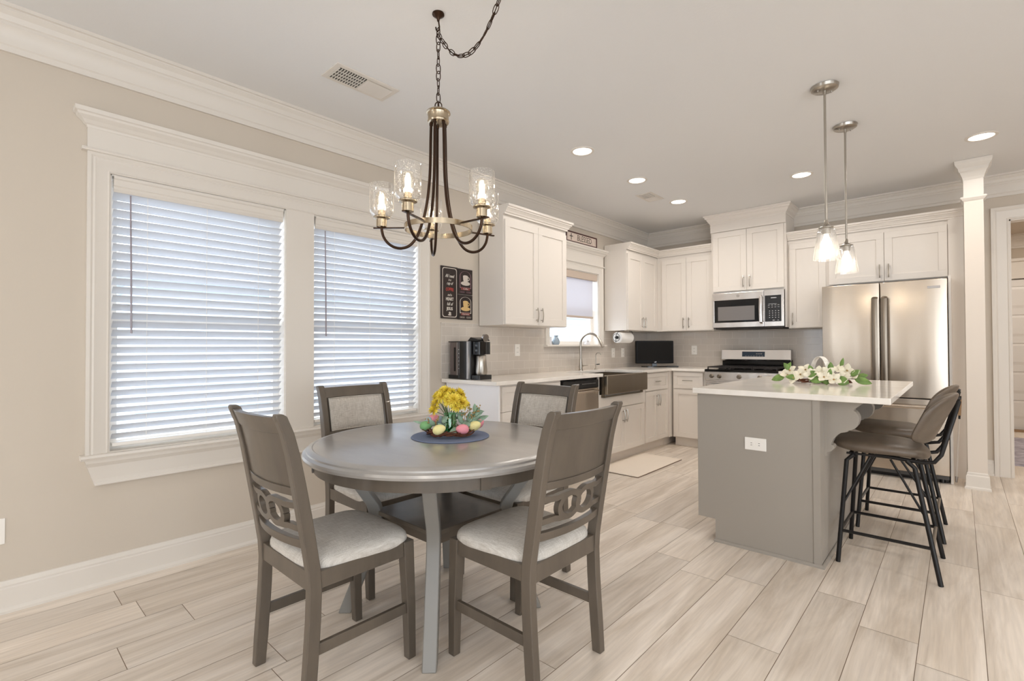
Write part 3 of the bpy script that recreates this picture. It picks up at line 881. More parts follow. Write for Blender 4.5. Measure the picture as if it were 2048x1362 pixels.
# far wall left of microwave: x .33..1.03
c = place_far('upper_cabinet', 'white two-door wall cabinet left of the microwave, over the small television', 'cabinet', 1.028, GU)
w = .655
mb = MB(); mb.box(0, 1.014, .012, UD, UZ0, UZ1); mb.build('body', M['cabinet'], c)
shaker(c, 'door', .008, w / 2, UZ0 + .004, UZ1 - .045, UD, .062, ('v', w / 2 - .035, UZ0 + .10)); shaker(c, 'door', w / 2, w - .004, UZ0 + .004, UZ1 - .045, UD, .062, ('v', w / 2 + .035, UZ0 + .10))
mb = MB(); mb.molding([(0, UD + .018), (w + .045, UD + .018)][::1], [(o, h + UZ1 - .005) for o, h in CC], XYZ); mb.build('crown', M['cabinet'], c)
# microwave cabinet x 1.03..1.832, z 1.815..2.74, deeper
c = place_far('upper_cabinet', 'tall white two-door cabinet reaching the ceiling directly above the microwave', 'cabinet', 1.832, GU)
w = .802; MD = .375
mb = MB(); mb.box(0, w, .012, MD, 1.812, 2.738); mb.box(0, .018, .012, MD, 1.40, 1.812); mb.box(w - .018, w, .012, MD, 1.40, 1.812); mb.build('body', M['cabinet'], c)
shaker(c, 'door', .022, w / 2, 1.83, 2.53, MD, .062, ('v', w / 2 - .035, 1.93)); shaker(c, 'door', w / 2, w - .022, 1.83, 2.53, MD, .062, ('v', w / 2 + .035, 1.93))
mb = MB(); mb.box(-.002, w + .002, MD, MD + .02, 2.535, 2.64); mb.molding([(0, .012), (0, MD + .02), (w, MD + .02), (w, .012)], [(o, h) for o, h in ((0, 2.63), (.004, 2.63), (.008, 2.645), (.024, 2.665), (.036, 2.69), (.05, 2.70), (.054, 2.715), (.064, 2.72), (.064, 2.738), (0, 2.738))], XYZ); mb.build('crown', M['cabinet'], c)
# far wall right of microwave: x 1.835..2.245
c = place_far('upper_cabinet', 'narrow white single-door wall cabinet between the microwave and the refrigerator', 'cabinet', 2.20, GU)
w = .366
mb = MB(); mb.box(0, w, .012, UD, UZ0, UZ1); mb.build('body', M['cabinet'], c)
shaker(c, 'door', .012, w - .012, UZ0 + .004, UZ1 - .045, UD, .062, ('v', w - .045, UZ0 + .10))
mb = MB(); mb.molding([(0, UD + .018), (w, UD + .018)], [(o, h + UZ1 - .005) for o, h in CC], XYZ); mb.build('crown', M['cabinet'], c)
# refrigerator cabinet and side panel: x 2.245..3.245
c = place_far('refrigerator_cabinet', 'wide white two-door cabinet over the refrigerator, with a tall side panel', 'cabinet', 3.245, GU)
w = 1.045
mb = MB(); mb.box(.02, w, .012, UD, 1.815, UZ1); mb.build('body', M['cabinet'], c)
shaker(c, 'door', .108, .571, 1.822, UZ1 - .045, UD, .062, ('v', .571 - .035, 1.92)); shaker(c, 'door', .571, w - .012, 1.822, UZ1 - .045, UD, .062, ('v', .571 + .035, 1.92))
mb = MB(); mb.molding([(0, UD + .018), (w, UD + .018)], [(o, h + UZ1 - .005) for o, h in CC], XYZ); mb.build('crown', M['cabinet'], c)
mb = MB(); mb.box(.0, .104, .012, UD + .019, 0, UZ1 - .002); mb.box(.086, .104, .012, .62, 0, 1.80); mb.build('side_panel', M['cabinet'], c)

# ------------------------------------------------------------------ microwave
mw = place_far('microwave', 'stainless over-the-range microwave with black window and keypad', 'microwave', 1.811)
w = .758; z0, z1 = 1.402, 1.810; y = .415
mb = MB(); mb.box(0, w, .01, y - .03, z0, z1); mb.build('body', M['black'], mw)
fx = .20
mb = MB()  # door frame (stainless) with window opening; local x increases to the left in view
wx0, wx1, wz0, wz1 = fx + .045, w - .022, z0 + .065, z1 - .085
mb.box(fx, w, y - .03, y, wz1, z1); mb.box(fx, w, y - .03, y, z0 + .008, wz0); mb.box(wx1, w, y - .03, y, wz0, wz1); mb.box(fx, wx0, y - .03, y, wz0, wz1)
dr_ = mb.build('door', M['steel_cool'], mw, bevel=.003)
mb = MB(); mb.box(wx0, wx1, y - .028, y - .004, wz0, wz1); mb.build('window', M['black_gloss'], dr_)
mb = MB(); mb.box(wx0 + .05, wx1 - .04, y - .0035, y - .003, wz0 + .022, wz1 - .075); mb.build('inner_pane', mat('mesh_screen', (120, 116, 114), .15), dr_)
mb = MB(); mb.tube([(fx + .024, y, z0 + .05), (fx + .024, y + .03, z0 + .06), (fx + .024, y + .04, (z0 + z1) / 2), (fx + .024, y + .03, z1 - .07), (fx + .024, y, z1 - .06)], .013, 8, flat=(1, 1.2)); mb.build('handle', M['steel_cool'], mw, smooth=True)
mb = MB(); mb.box(0, fx - .003, y - .03, y, z0 + .008, z1); cpn = mb.build('control_panel', M['steel_cool'], mw, bevel=.003)
mb = MB(); mb.box(.024, fx - .012, y, y + .003, z0 + .06, z1 - .06); kp = mb.build('keypad', M['black'], cpn, bevel=.002)
mb = MB()
for i in range(4):
    for j in range(4): mb.box(.045 + i * .03, .055 + i * .03, y + .003, y + .0036, z0 + .10 + j * .024, z0 + .108 + j * .024)
for i in range(4):
    for j in range(2): mb.box(.042 + i * .032, .058 + i * .032, y + .003, y + .0036, z0 + .215 + j * .022, z0 + .220 + j * .022)
mb.box(.07, .15, y + .003, y + .0036, z0 + .252, z0 + .256); mb.box(.05, .06, y + .003, y + .0036, z0 + .07, z0 + .078); mb.box(.09, .11, y + .003, y + .0036, z0 + .07, z0 + .078)
mb.box(.07, .125, y + .003, y + .0036, z1 - .093, z1 - .083)
mb.build('keypad_print', M['silver'], kp)
mb = MB(); cx = .47
mb.lathe([(.0125, 0), (.015, .0), (.015, .0015), (.0125, .0015)], 24, (0, 0, 0), closed=True); mb.lathe([(.0045, 0), (.0065, 0), (.0065, .0015), (.0045, .0015)], 12, (0.004, 0, 0), closed=True); mb.lathe([(.003, 0), (.0048, 0), (.0048, .0015), (.003, .0015)], 12, (-.005, 0.001, 0), closed=True)
mb.build('badge', M['nickel_dark'], mw, loc=(cx, y, z1 - .042), rot=(radians(-90), 0, 0))
mb = MB(); mb.box(.02, w - .02, .04, y - .04, z0 - .012, z0); mb.build('vent_grille', M['vent_dark'], mw)

# ------------------------------------------------------------------ range
rg = place_far('gas_range', 'stainless gas range with black grates and knobs under the microwave', 'range', 1.805)
w = .76
mb = MB(); mb.box(0, w, .02, .62, .02, .905); mb.build('body', M['steel_cool'], rg)
mb = MB(); mb.box(.0, w, .05, .655, .905, .932); mb.build('cooktop', M['black_gloss'], rg, bevel=.006)
mb = MB(); mb.box(.0, w, .62, .668, .815, .90); mb.build('control_panel', M['steel_cool'], rg, bevel=.004)
for i, x in enumerate((.085, .17, .38, .59, .675)):
    mb = MB(); mb.lathe([(0, 0), (.024, 0), (.024, .006), (.019, .010), (.018, .030), (.015, .033), (0, .033)], 16); mb.box(-.004, .004, -.018, .018, .03, .038)
    mb.build('knob', M['nickel_dark'], rg, smooth=True, loc=(x, .668, .857), rot=(radians(-90), 0, 0))
mb = MB(); mb.box(.01, w - .01, .62, .655, .20, .795); od = mb.build('oven_door', M['steel_cool'], rg, bevel=.004)
mb = MB(); mb.box(.12, w - .12, .655, .657, .34, .64); mb.build('oven_window', M['black_gloss'], od)
mb = MB(); mb.tube([(.04, .70, .765), (w - .04, .70, .765)], .013, 10); mb.tube([(.06, .65, .765), (.06, .70, .765)], .01, 8); mb.tube([(w - .06, .65, .765), (w - .06, .70, .765)], .01, 8); mb.build('handle', M['chrome'], rg, smooth=True)
mb = MB(); mb.box(.01, w - .01, .62, .65, .04, .19); mb.build('drawer', M['steel_cool'], rg, bevel=.004)
# back panel
mb = MB(); mb.box(0, w, .02, .075, .93, 1.03); mb.build('back_riser', M['black_gloss'], rg)
mb = MB(); mb.prism([(.012, 1.02), (.105, 1.02), (.115, 1.035), (.10, 1.150), (.012, 1.150)], lambda u, v, a: (a, u, v), 0, w); bg = mb.build('backguard', M['steel_cool'], rg, bevel=.003)
mb = MB(); mb.prism([(.1075, 1.06), (.1115, 1.06), (.1045, 1.128), (.1005, 1.128)], lambda u, v, a: (a, u, v), .27, .52); dsp = mb.build('display', mat('blue_black_display', (40, 54, 70), .08), bg)
mb = MB()
for i in range(7): mb.box(.29 + .03 * i, .305 + .03 * i, .1095, .1112, 1.076, 1.080)
for i in range(4): mb.box(.30 + .018 * i, .31 + .018 * i, .107, .1095, 1.098, 1.108)
mb.build('display_print', M['silver'], dsp)
# grates
for gx in (.02, .265, .51):
    mb = MB(); gw = .23
    for xx in (gx, gx + gw / 2, gx + gw - .0): mb.box(xx - .005, xx + .005, .09, .60, .948, .962)
    for yy in (.09, .20, .345, .49, .60): mb.box(gx - .005, gx + gw + .005, yy - .005, yy + .005, .948, .962)
    for xx in (gx, gx + gw):
        for yy in (.09, .60): mb.box(xx - .006, xx + .006, yy - .006, yy + .006, .932, .95)
    mb.build('grate', M['iron'], rg)
for bx in (.14, .62):
    for by in (.2, .48):
        mb = MB(); mb.lathe([(0, 0), (.045, 0), (.045, .006), (.03, .012), (0, .012)], 18, (bx, by, .932)); mb.build('burner', M['iron'], rg, smooth=True)

# ------------------------------------------------------------------ refrigerator
fr = place_far('refrigerator', 'large stainless French door refrigerator with bottom freezer drawer, left of the column', 'refrigerator', 3.136)
w = .922; FD = .70
mb = MB(); mb.box(.004, w - .004, .03, FD - .07, .03, 1.765); mb.build('body', mat('grey_fridge_case', (90, 88, 86), .5, .4), fr)
mb = MB(); mb.box(.01, w - .01, .06, FD - .09, .0, .06); mb.build('toe_grille', M['black'], fr)


def door_slab(x0, x1, z0, z1, name, bulge=.012):
    mb = MB(); n = 10
    pr_ = [(x0, FD - .066), (x1, FD - .066)] + [(x1 + (x0 - x1) * i / n, FD - bulge + bulge * (1 - (2 * i / n - 1) ** 4)) for i in range(n + 1)]
    mb.prism(pr_, lambda u, v, a: (u, v, a), z0, z1); return mb.build(name, M['steel'], fr, smooth=True, bevel=.004)


mid = .466
for nm, a, b, hx in (('door', 0, mid - .003, mid - .035), ('door', mid + .003, w, mid + .035)):
    d = door_slab(a, b, .73, 1.772, nm)
    mb = MB(); mb.tube([(hx, FD, .80), (hx, FD + .045, .815), (hx, FD + .055, .95), (hx, FD + .058, 1.2), (hx, FD + .055, 1.5), (hx, FD + .045, 1.62), (hx, FD, 1.635)], .016, 8, flat=(.7, 1.5), up=(0, 1, 0)); mb.build('handle', M['nickel_dark'], d, smooth=True)
    if a == 0:
        mb = MB(); mb.box(.045, .13, FD, FD + .003, 1.69, 1.712); bd = mb.build('badge', M['silver'], d)
dd = door_slab(0, w, .075, .72, 'freezer_drawer')
mb = MB(); mb.tube([(.06, FD, .655), (.07, FD + .045, .655), (w / 2, FD + .055, .655), (w - .07, FD + .045, .655), (w - .06, FD, .655)], .014, 8, flat=(1.1, .8)); mb.build('handle', M['steel'], dd, smooth=True)
mb = MB()
for x in (.05, w - .05): mb.lathe([(0, 0), (.022, 0), (.022, .06), (0, .06)], 12, (x, FD - .10, 0))
mb.build('foot', M['black'], fr)

# pole leaning in the gap
pl = thing('extension_pole', 'thin white and black telescopic pole with wooden grip leaning beside the refrigerator panel', 'pole', (3.175, -.52, 0))
P0 = Vector((0, 0, 0)); P1 = Vector((.045, .06, 1.0))
L_ = lambda t: P0.lerp(P1, t)
mb = MB(); mb.tube([L_(0.03), L_(.55)], .007, 8); mb.build('lower_tube', M['white_plastic'], pl, smooth=True)
mb = MB(); mb.tube([L_(.55), L_(.75)], .008, 8); mb.build('upper_tube', M['black'], pl, smooth=True)
mb = MB(); mb.tube([L_(.58), L_(.72)], .011, 8); mb.build('grip', M['pole_wood'], pl, smooth=True)
mb = MB(); mb.tube([L_(0), L_(.05)], [.008, .012], 8); mb.build('tip', M['silver'], pl, smooth=True)

# ------------------------------------------------------------------ island
IX0, IX1, IY0, IY1 = 1.985, 2.648, -3.23, -1.75
isl = thing('kitchen_island', 'grey painted kitchen island with corbels, carrying the white quartz top', 'island', (0, 0, 0))
mb = MB(); mb.box(IX0, IX1, IY0, IY1, .135, .898); mb.box(IX0 + .105, IX1, IY0, IY1, 0, .135); mb.build('body', M['grey_paint'], isl)
mb = MB(); mb.box(IX1 - .035, IX1, IY0 - .005, IY0, .012, .898); mb.build('corner_trim', M['grey_paint'], isl)
mb = MB(); mb.molding([(IX0 + .1, IY0), (IX1 + .002, IY0), (IX1 + .002, IY1)][::-1], [(0, 0), (.014, 0), (.013, .008), (.006, .015), (0, .016)], XYZ); mb.build('shoe_moulding', M['grey_paint'], isl)
mb = MB()
for k in range(3):
    a = IY0 + .02 + k * .487; shaker
prof = [(0, .895), (.172, .895), (.170, .878), (.160, .872), (.152, .862), (.140, .855), (.136, .845), (.146, .838), (.154, .826), (.160, .81), (.160, .79), (.154, .768), (.142, .75), (.126, .739), (.112, .736), (.108, .728), (.096, .724), (.078, .719), (.058, .702), (.042, .68), (.032, .655), (.031, .650), (.040, .648), (.046, .638), (.044, .628), (.034, .615), (.014, .604), (0, .600)]
for k, yy in enumerate((-3.125, -2.54, -1.95)):
    mb = MB(); mb.prism(prof, lambda u, v, a: (IX1 + u, a, v), yy, yy + .075); mb.build('corbel', M['grey_paint'], isl, bevel=.002)
mb = MB(); mb.box(IX1, IX1 + .012, IY0 + .1, IY1, .585, .898); mb.build('side_rail', M['grey_paint'], isl)
mb = MB(); mb.box(1.965, 2.955, -3.262, -1.70, .900, .932)
it = mb.build('island_countertop', M['quartz'], bevel=.003)
tag(it, 'white quartz island top with a seating overhang on its right', 'countertop')
# outlets


def outlet(name, label, loc, rz, horizontal=False, mounts=1):
    o = thing(name, label, 'outlet', loc, rz, None)
    a, b = (.058, .036) if horizontal else (.036, .058)
    mb = MB(); mb.box(-a, a, -.006, 0, -b, b); mb.build('plate', M['white_plastic'], o, bevel=.002)
    mb = MB()
    for s_ in (-.021, .021):
        cx, cz = (s_, 0) if horizontal else (0, s_)
        mb.lathe([(0, 0), (.016, 0), (.015, .003), (0, .003)], 18, (0, 0, 0)) if False else None
        q = [(cx + .0165 * cos(2 * pi * i / 16), cz + .0135 * sin(2 * pi * i / 16)) for i in range(16)]
        mb.prism(q, lambda u, v, a_: (u, a_, v), -.008, -.006)
    mb.build('socket', M['white_plastic'], o)
    mb = MB()
    for s_ in (-.021, .021):
        cx, cz = (s_, 0) if horizontal else (0, s_)
        for dx in (-.006, .006):
            if horizontal: mb.box(cx - .004, cx + .004, -.0086, -.008, cz + dx - .0012, cz + dx + .0012)
            else: mb.box(cx + dx - .0012, cx + dx + .0012, -.0086, -.008, cz - .004, cz + .004)
    mb.build('slot', M['shadow'], o)
    return o


outlet('power_outlet', 'white horizontal power outlet on the grey end of the island', (2.323, IY0, .622), 0, True)
outlet('power_outlet', 'white power outlet on the dining wall at the far left edge', (.0, -6.235, .367), pi / 2)
outlet('power_outlet', 'white power outlet on the tiles under the left wall cabinet, right of the coffee maker', (.006, -2.715, 1.162), pi / 2)
outlet('power_outlet', 'white power outlet on the far tiles between television and range', (.668, -.006, 1.145), 0)
outlet('power_outlet', 'white power outlet under the paper towels, left of two', (.006, -.914, 1.115), pi / 2)
outlet('power_outlet', 'white power outlet under the paper towels, right of two', (.006, -.68, 1.115), pi / 2)
outlet('power_outlet', 'white power outlet on the tiles next to the refrigerator', (2.19, -.006, 1.145), 0)

# ------------------------------------------------------------------ ceiling fixtures
def ceiling_vent(label, x0, x1, y0, y1, ya):
    v = thing('ceiling_vent', label, 'vent', ((x0 + x1) / 2, (y0 + y1) / 2, H), 0, None)
    a, b = (x1 - x0) / 2, (y1 - y0) / 2
    mb = MB(); mb.box(-a, a, -b, b, -.006, 0); mb.build('frame', M['trim'], v, bevel=.002)
    mb = MB(); m = .03
    mb.box(-a + m, a - m, -b + m, ya, -.0075, -.006); mb.build('opening', M['vent_dark'], v)
    mb = MB(); n = 11
    for i in range(n + 1):
        yy = -b + m + (ya + b - m) * i / n
        mb.box(-a + m, a - m, yy - .0022, yy + .0022, -.012, -.0075)
    for i in range(3):
        xx = -a + m + (2 * a - 2 * m) * (i + 1) / 4; mb.box(xx - .002, xx + .002, -b + m, ya, -.012, -.0075)
    n2 = 12
    for i in range(n2):
        yy = ya + .006 + (b - m - ya - .008) * (i + .5) / n2
        mb.add([(-a + m, yy - .006, -.007), (a - m, yy - .006, -.007), (a - m, yy + .006, -.013), (-a + m, yy + .006, -.013)], [(0, 1, 2, 3)])
    mb.build('louvre', M['trim'], v)


ceiling_vent('white ceiling vent with dark half, above the dining table left of the chandelier', .545, .735, -4.985, -4.585, 0.0)
ceiling_vent('small white ceiling vent over the kitchen between recessed lights', .77, .945, -1.755, -1.452, 0.0)


def downlight(x, y, label, power=4.4):
    t = thing('recessed_light', label, 'ceiling light', (x, y, H), 0, 'recessed ceiling lights')
    mb = MB(); mb.lathe([(.072, 0), (.094, 0), (.092, -.005), (.076, -.007), (.072, -.004)], 32, closed=True); mb.build('trim_ring', M['trim'], t, smooth=True)
    mb = MB(); mb.lathe([(0, -.004), (.0735, -.004), (.0735, -.002), (0, -.002)], 32); mb.build('diffuser', M['led'], t)
    l = bpy.data.lights.new('lamp', 'AREA'); l.shape = 'DISK'; l.size = .14; l.energy = power; l.color = (1, .93, .85); l.spread = radians(165)
    o = bpy.data.objects.new('lamp', l); COL.objects.link(o); o.parent = t; o.location = (0, 0, -.012)
    return t


downlight(1.02, -3.07, 'glowing recessed ceiling light nearest the chandelier', 2.6)
downlight(1.008, -2.155, 'glowing recessed ceiling light in front of the small kitchen vent')
downlight(1.006, -1.24, 'glowing recessed ceiling light closest to the kitchen corner')
downlight(2.17, -1.275, 'glowing recessed ceiling light left of the pendant lamps, in front of the refrigerator')
downlight(3.345, -1.29, 'glowing recessed ceiling light above the column')
# unseen fill lamps added to brighten the hall and the room
for x, y in ((4.0, 1.2), (4.0, 2.3), (3.5, 1.7), (5.2, -1.4), (5.2, -3.6), (3.6, -7.6), (5.6, -7.0), (1.4, -8.0)):
    l = bpy.data.lights.new('unseen_fill_lamp', 'AREA'); l.shape = 'DISK'; l.size = .16; l.energy = 7; l.color = (1, .9, .78)
    o = bpy.data.objects.new('unseen_fill_lamp', l); COL.objects.link(o); o.location = (x, y, H - .01)


# ------------------------------------------------------------------ chandelier
def link_mesh(mb, c, t, u, a=.017, b=.009, r=.0019):
    """one chain link: centre c, long dir t, width dir u"""
    t = Vector(t).normalized(); u = Vector(u); u = (u - t * u.dot(t)).normalized()
    pts = []
    for i in range(12):
        an = 2 * pi * i / 12; ct, su = cos(an), sin(an)
        pts.append(Vector(c) + t * a * (abs(ct) ** .8) * (1 if ct > 0 else -1) + u * b * (abs(su) ** .8) * (1 if su > 0 else -1))
    mb.tube(pts, r, 6, closed=True)


def chain(mb, pts, pitch=.027, **k):
    pts = [Vector(p) for p in pts]; d = 0; i = 0; n = 0; segs = [(pts[j + 1] - pts[j]).length for j in range(len(pts) - 1)]; tot = sum(segs)
    s = pitch / 2
    while s < tot:
        acc = 0
        for j, L in enumerate(segs):
            if acc + L >= s: break
            acc += L
        t = (pts[j + 1] - pts[j]).normalized(); c = pts[j] + t * (s - acc)
        u = t.orthogonal().normalized() if abs(t.z) < .95 else Vector((.7, .7, 0))
        if n % 2: u = t.cross(u)
        u = Matrix.Rotation(.5 * sin(n * 1.7) + (.7 if n % 2 == 0 else .7), 3, t) @ u
        link_mesh(mb, c, t, u, **k); s += pitch; n += 1


def spline(P, k=5):
    out = []; n = len(P)
    for i in range(n - 1):
        p0, p1, p2, p3 = P[max(0, i - 1)], P[i], P[i + 1], P[min(n - 1, i + 2)]
        for j in range(k):
            t = j / k; out.append(tuple(.5 * (2 * b + (c - a) * t + (2 * a - 5 * b + 4 * c - d) * t * t + (3 * b - a - 3 * c + d) * t ** 3) for a, b, c, d in zip(p0, p1, p2, p3)))
    out.append(tuple(P[-1])); return out


CX, CY = 1.435, -4.86
ch = thing('chandelier', 'five-light chandelier with seeded glass shades on a dark chain above the dining table', 'chandelier', (CX, CY, 1.74))
mb = MB(); mb.lathe([(0, 1.0), (.028, 1.0), (.028, .994), (.018, .986), (.008, .978), (.005, .965), (0, .965)], 20)
hk = [(0, 0, .975), (0.004, .0, .955), (.008, 0, .935), (.004, 0, .922), (-.006, 0, .92), (-.014, 0, .93), (-.018, 0, .945)]
mb.tube(hk, .0035, 8); mb.build('ceiling_hook', M['bronze'], ch, smooth=True)
mb = MB(); chain(mb, [(0, 0, .93), (0, 0, .575)], .034, a=.023, b=.010, r=.0022)
mb.build('chain', M['bronze'], ch, smooth=True)
P2 = Vector((.385, .05, 1.0)); P1_ = Vector((0, 0, .905)); pts = []
for i in range(25):
    t = i / 24; p = P1_.lerp(P2, t); sag = .20 * (1 - (2 * t - 1) ** 2); pts.append((p.x, p.y, p.z - sag - (.0)))
mb = MB(); chain(mb, pts, .032, a=.021, b=.010, r=.0021); mb.tube(pts, .0022, 6); mb.build('swag_chain', M['bronze'], ch, smooth=True)
mb = MB(); mb.lathe([(0, 1.0), (.06, 1.0), (.06, .992), (.04, .98), (0, .975)], 24, (P2.x, P2.y, 0)); mb.build('ceiling_canopy', M['bronze'], ch, smooth=True)
mb = MB(); link_mesh(mb, (0, 0, .565), (0, 0, 1), (1, 1, 0), .022, .016, .0028); link_mesh(mb, (0, 0, .568), (0, 0, 1), (1, -1, 0), .022, .016, .0028); mb.build('loop', M['bronze'], ch, smooth=True)
mb = MB(); mb.lathe([(0, .548), (.045, .546), (.054, .540), (.056, .534), (.050, .532), (.048, .528), (.048, .500), (.050, .497), (.047, .490), (.030, .486), (0, .484)], 32); mb.build('hub', M['brass_nickel'], ch, smooth=True, angle=30)
for i in range(5):
    pass
mb = MB(); mb.lathe([(.152, -.012), (.156, -.012), (.156, .012), (.152, .012)], 64, closed=True); mb.build('ring', M['brass_nickel'], ch, smooth=True, angle=30)
view_a = atan2(-6.3053 - CY, 3.2073 - CX)
RS = .265
for i in range(5):
    a = view_a - radians(188 + 72 * i) * -1
    a = view_a + radians(188 + 72 * i)
    ca_, sa_ = cos(a), sin(a)
    rad = lambda r, z, s_=0: (r * ca_ - s_ * sa_, r * sa_ + s_ * ca_, z)
    prof = [(.034, .485), (.036, .40), (.038, .30), (.042, .22), (.052, .13), (.066, .06), (.085, .0), (.105, -.045), (.135, -.078), (.17, -.090), (.205, -.085), (.235, -.066), (.255, -.038), (.263, -.01), (.265, .01)]
    mb = MB(); mb.tube([rad(*p) for p in spline(prof)], .0066, 10)
    mb.tube([rad(.034, .495), rad(.034, .478)], .0085, 10)
    ar = mb.build('arm', M['bronze'], ch, smooth=True)
    mb = MB(); mb.obox(rad(.228, .004), Vector((ca_, sa_, 0)) * .074, Vector((-sa_, ca_, 0)) * .006, (0, 0, .0028)); mb.build('arm_bar', M['bronze'], ar)
    mb = MB(); q = rad(RS, 0)
    mb.lathe([(0, .004), (.012, .006), (.024, .010), (.024, .044), (.026, .046), (.038, .050), (.038, .054), (.024, .056), (.017, .058), (.017, .086), (0, .086)], 24, (q[0], q[1], 0)); mb.build('socket', M['brass_nickel'], ch, smooth=True, angle=30)
    mb = MB(); ro = .0555
    mb.lathe([(.025, .052), (.036, .056), (.048, .066), (.054, .078), (ro, .09), (ro, .205), (ro - .002, .205), (ro - .002, .09), (.052, .079), (.047, .069), (.035, .059), (.025, .055)], 40, (q[0], q[1], 0), closed=True)
    mb.build('lamp_shade', M['seeded'], ch, smooth=True)
    mb = MB(); mb.lathe([(0, .086), (.013, .088), (.016, .105), (.026, .13), (.028, .145), (.024, .165), (.012, .176), (0, .178)], 20, (q[0], q[1], 0)); bu = mb.build('bulb', M['bulb_glass'], ch, smooth=True)
    mb = MB(); mb.lathe([(0, .095), (.010, .1), (.012, .12), (.012, .15), (.007, .160), (0, .162)], 12, (q[0], q[1], 0)); mb.build('filament', M['filament'], bu, smooth=True)
    point('glow', ch, (q[0], q[1], .135), .7, (1, .84, .64), .02)

# ------------------------------------------------------------------ pendants
def pendant(x, y, label):
    p = thing('pendant_lamp', label, 'pendant lamp', (x, y, 0), 0, 'island pendant lamps')
    mb = MB(); mb.lathe([(0, 2.712), (.02, 2.712), (.060, 2.716), (.070, 2.722), (.074, 2.738), (0, 2.738)], 32)
    for a in (.8, .8 + pi): mb.lathe([(0, 0), (.004, 0), (.003, -.012), (0, -.013)], 8, (.042 * cos(a), .042 * sin(a), 2.716))
    mb.build('canopy', M['nickel'], p, smooth=True, angle=30)
    mb = MB(); mb.tube([(0, 0, 2.72), (0, 0, 1.93)], .0065, 10); mb.lathe([(.0085, 2.69), (.010, 2.712), (0, 2.712)], 10); mb.build('rod', M['nickel'], p, smooth=True)
    mb = MB(); mb.lathe([(0, 1.945), (.009, 1.94), (.012, 1.92), (.022, 1.905), (.040, 1.896), (.040, 1.892), (.022, 1.890), (.022, 1.855), (0, 1.855)], 24); mb.build('socket', M['nickel'], p, smooth=True, angle=30)
    mb = MB(); mb.lathe([(.018, 1.893), (.036, 1.890), (.044, 1.880), (.048, 1.86), (.071, 1.703), (.069, 1.703), (.046, 1.86), (.042, 1.878), (.035, 1.887), (.018, 1.890)], 36, closed=True); mb.build('lamp_shade', M['seeded2'], p, smooth=True)
    mb = MB(); mb.lathe([(0, 1.857), (.012, 1.853), (.014, 1.84), (.024, 1.815), (.030, 1.795), (.026, 1.772), (.013, 1.760), (0, 1.757)], 20); mb.build('bulb', M['bulb_glow'], p, smooth=True)
    point('glow', p, (0, 0, 1.735), 1.0, (1, .86, .68), .03)


pendant(2.63, -2.894, 'brushed nickel pendant with a clear hammered bell shade, nearer over the island')
pendant(2.63, -2.187, 'brushed nickel pendant with a clear hammered bell shade, farther over the island')


# ------------------------------------------------------------------ blinds
def blind(y0, y1, label):
    b = thing('window_blind', label, 'blind', (0, 0, 0), 0, 'white slatted window blinds')
    y0 += .014; y1 -= .016
    z1, z0 = 2.078, .672
    mb = MB(); mb.prism([(-.012, 2.000), (-.002, 1.998), (.004, 2.012), (.002, 2.024), (.006, 2.030), (.006, 2.060), (.012, 2.066), (.012, 2.078), (-.012, 2.078)], lambda u, v, a: (u, a, v), y0, y1); mb.build('valance', M['trim'], b)
    mb = MB(); mb.box(-.062, -.014, y0 + .005, y1 - .005, 2.03, 2.075); mb.build('headrail', M['white_plastic'], b)
    al = radians(36); n = 30; pitch = .0445; zt = 1.985
    mb = MB(); hw = .0268; xc = -.034
    for i in range(n):
        zc = zt - pitch * i
        if zc < .728: break
        tw = random.uniform(-.012, .012)
        a_ = al + tw
        ex = Vector((cos(a_), 0, sin(a_))) * hw; c = Vector((xc, (y0 + y1) / 2, zc)); k = 6
        pts = []
        for j in range(k + 1):
            t = -1 + 2 * j / k; q = c + ex * t + Vector((-sin(a_), 0, cos(a_))) * (.0025 * (1 - t * t)); pts.append((q.x, q.z))
        th = Vector((-sin(a_), cos(a_))) * .0022
        out = [(x, z) for x, z in pts] + [(x - th[0], z - th[1]) for x, z in pts[::-1]]
        mb.prism(out, lambda u, v, a: (u, a, v), y0 + .002, y1 - .002)
    last = zc
    mb.build('slats', M['slat'], b, smooth=True)
    mb = MB(); mb.box(xc - .026, xc + .026, y0 + .002, y1 - .002, .688, .706); mb.build('bottom_rail', M['white_plastic'], b, bevel=.003)
    mb = MB()
    for f in (.17, .5, .83):
        yy = y0 + (y1 - y0) * f
        for xx in (xc - .024, xc + .024): mb.box(xx - .0006, xx + .0006, yy - .0008, yy + .0008, .69, 2.03)
    mb.build('ladder_cord', M['white_plastic'], b)
    mb = MB(); yw = y0 + .07
    mb.tube([(.0, yw, 1.992), (.002, yw + .004, 1.6), (.003, yw + .006, 1.27)], [.0035, .0042, .0048], 8); mb.build('tilt_wand', mat('clear_grey_wand', (150, 142, 150), .2), b, smooth=True)


blind(WA[0], WM[0], 'white slatted blind in the left half of the dining window')
blind(WM[1], WA[1], 'white slatted blind in the right half of the dining window, behind the chandelier')
# kitchen roller shade
rs = thing('roller_shade', 'half lowered pale fabric shade with a tan valance in the kitchen window', 'shade', (0, 0, 0))
mb = MB(); mb.box(-.05, -.004, WK[0] + .008, WK[1] - .008, 1.975, 2.055); mb.build('valance', M['roller'], rs, bevel=.004)
mb = MB(); mb.box(-.036, -.032, WK[0] + .02, WK[1] - .07, 1.545, 1.98); mb.build('fabric', M['shade'], rs)
mb = MB(); mb.box(-.044, -.024, WK[0] + .02, WK[1] - .07, 1.525, 1.548); mb.build('bottom_bar', M['roller'], rs, bevel=.003)

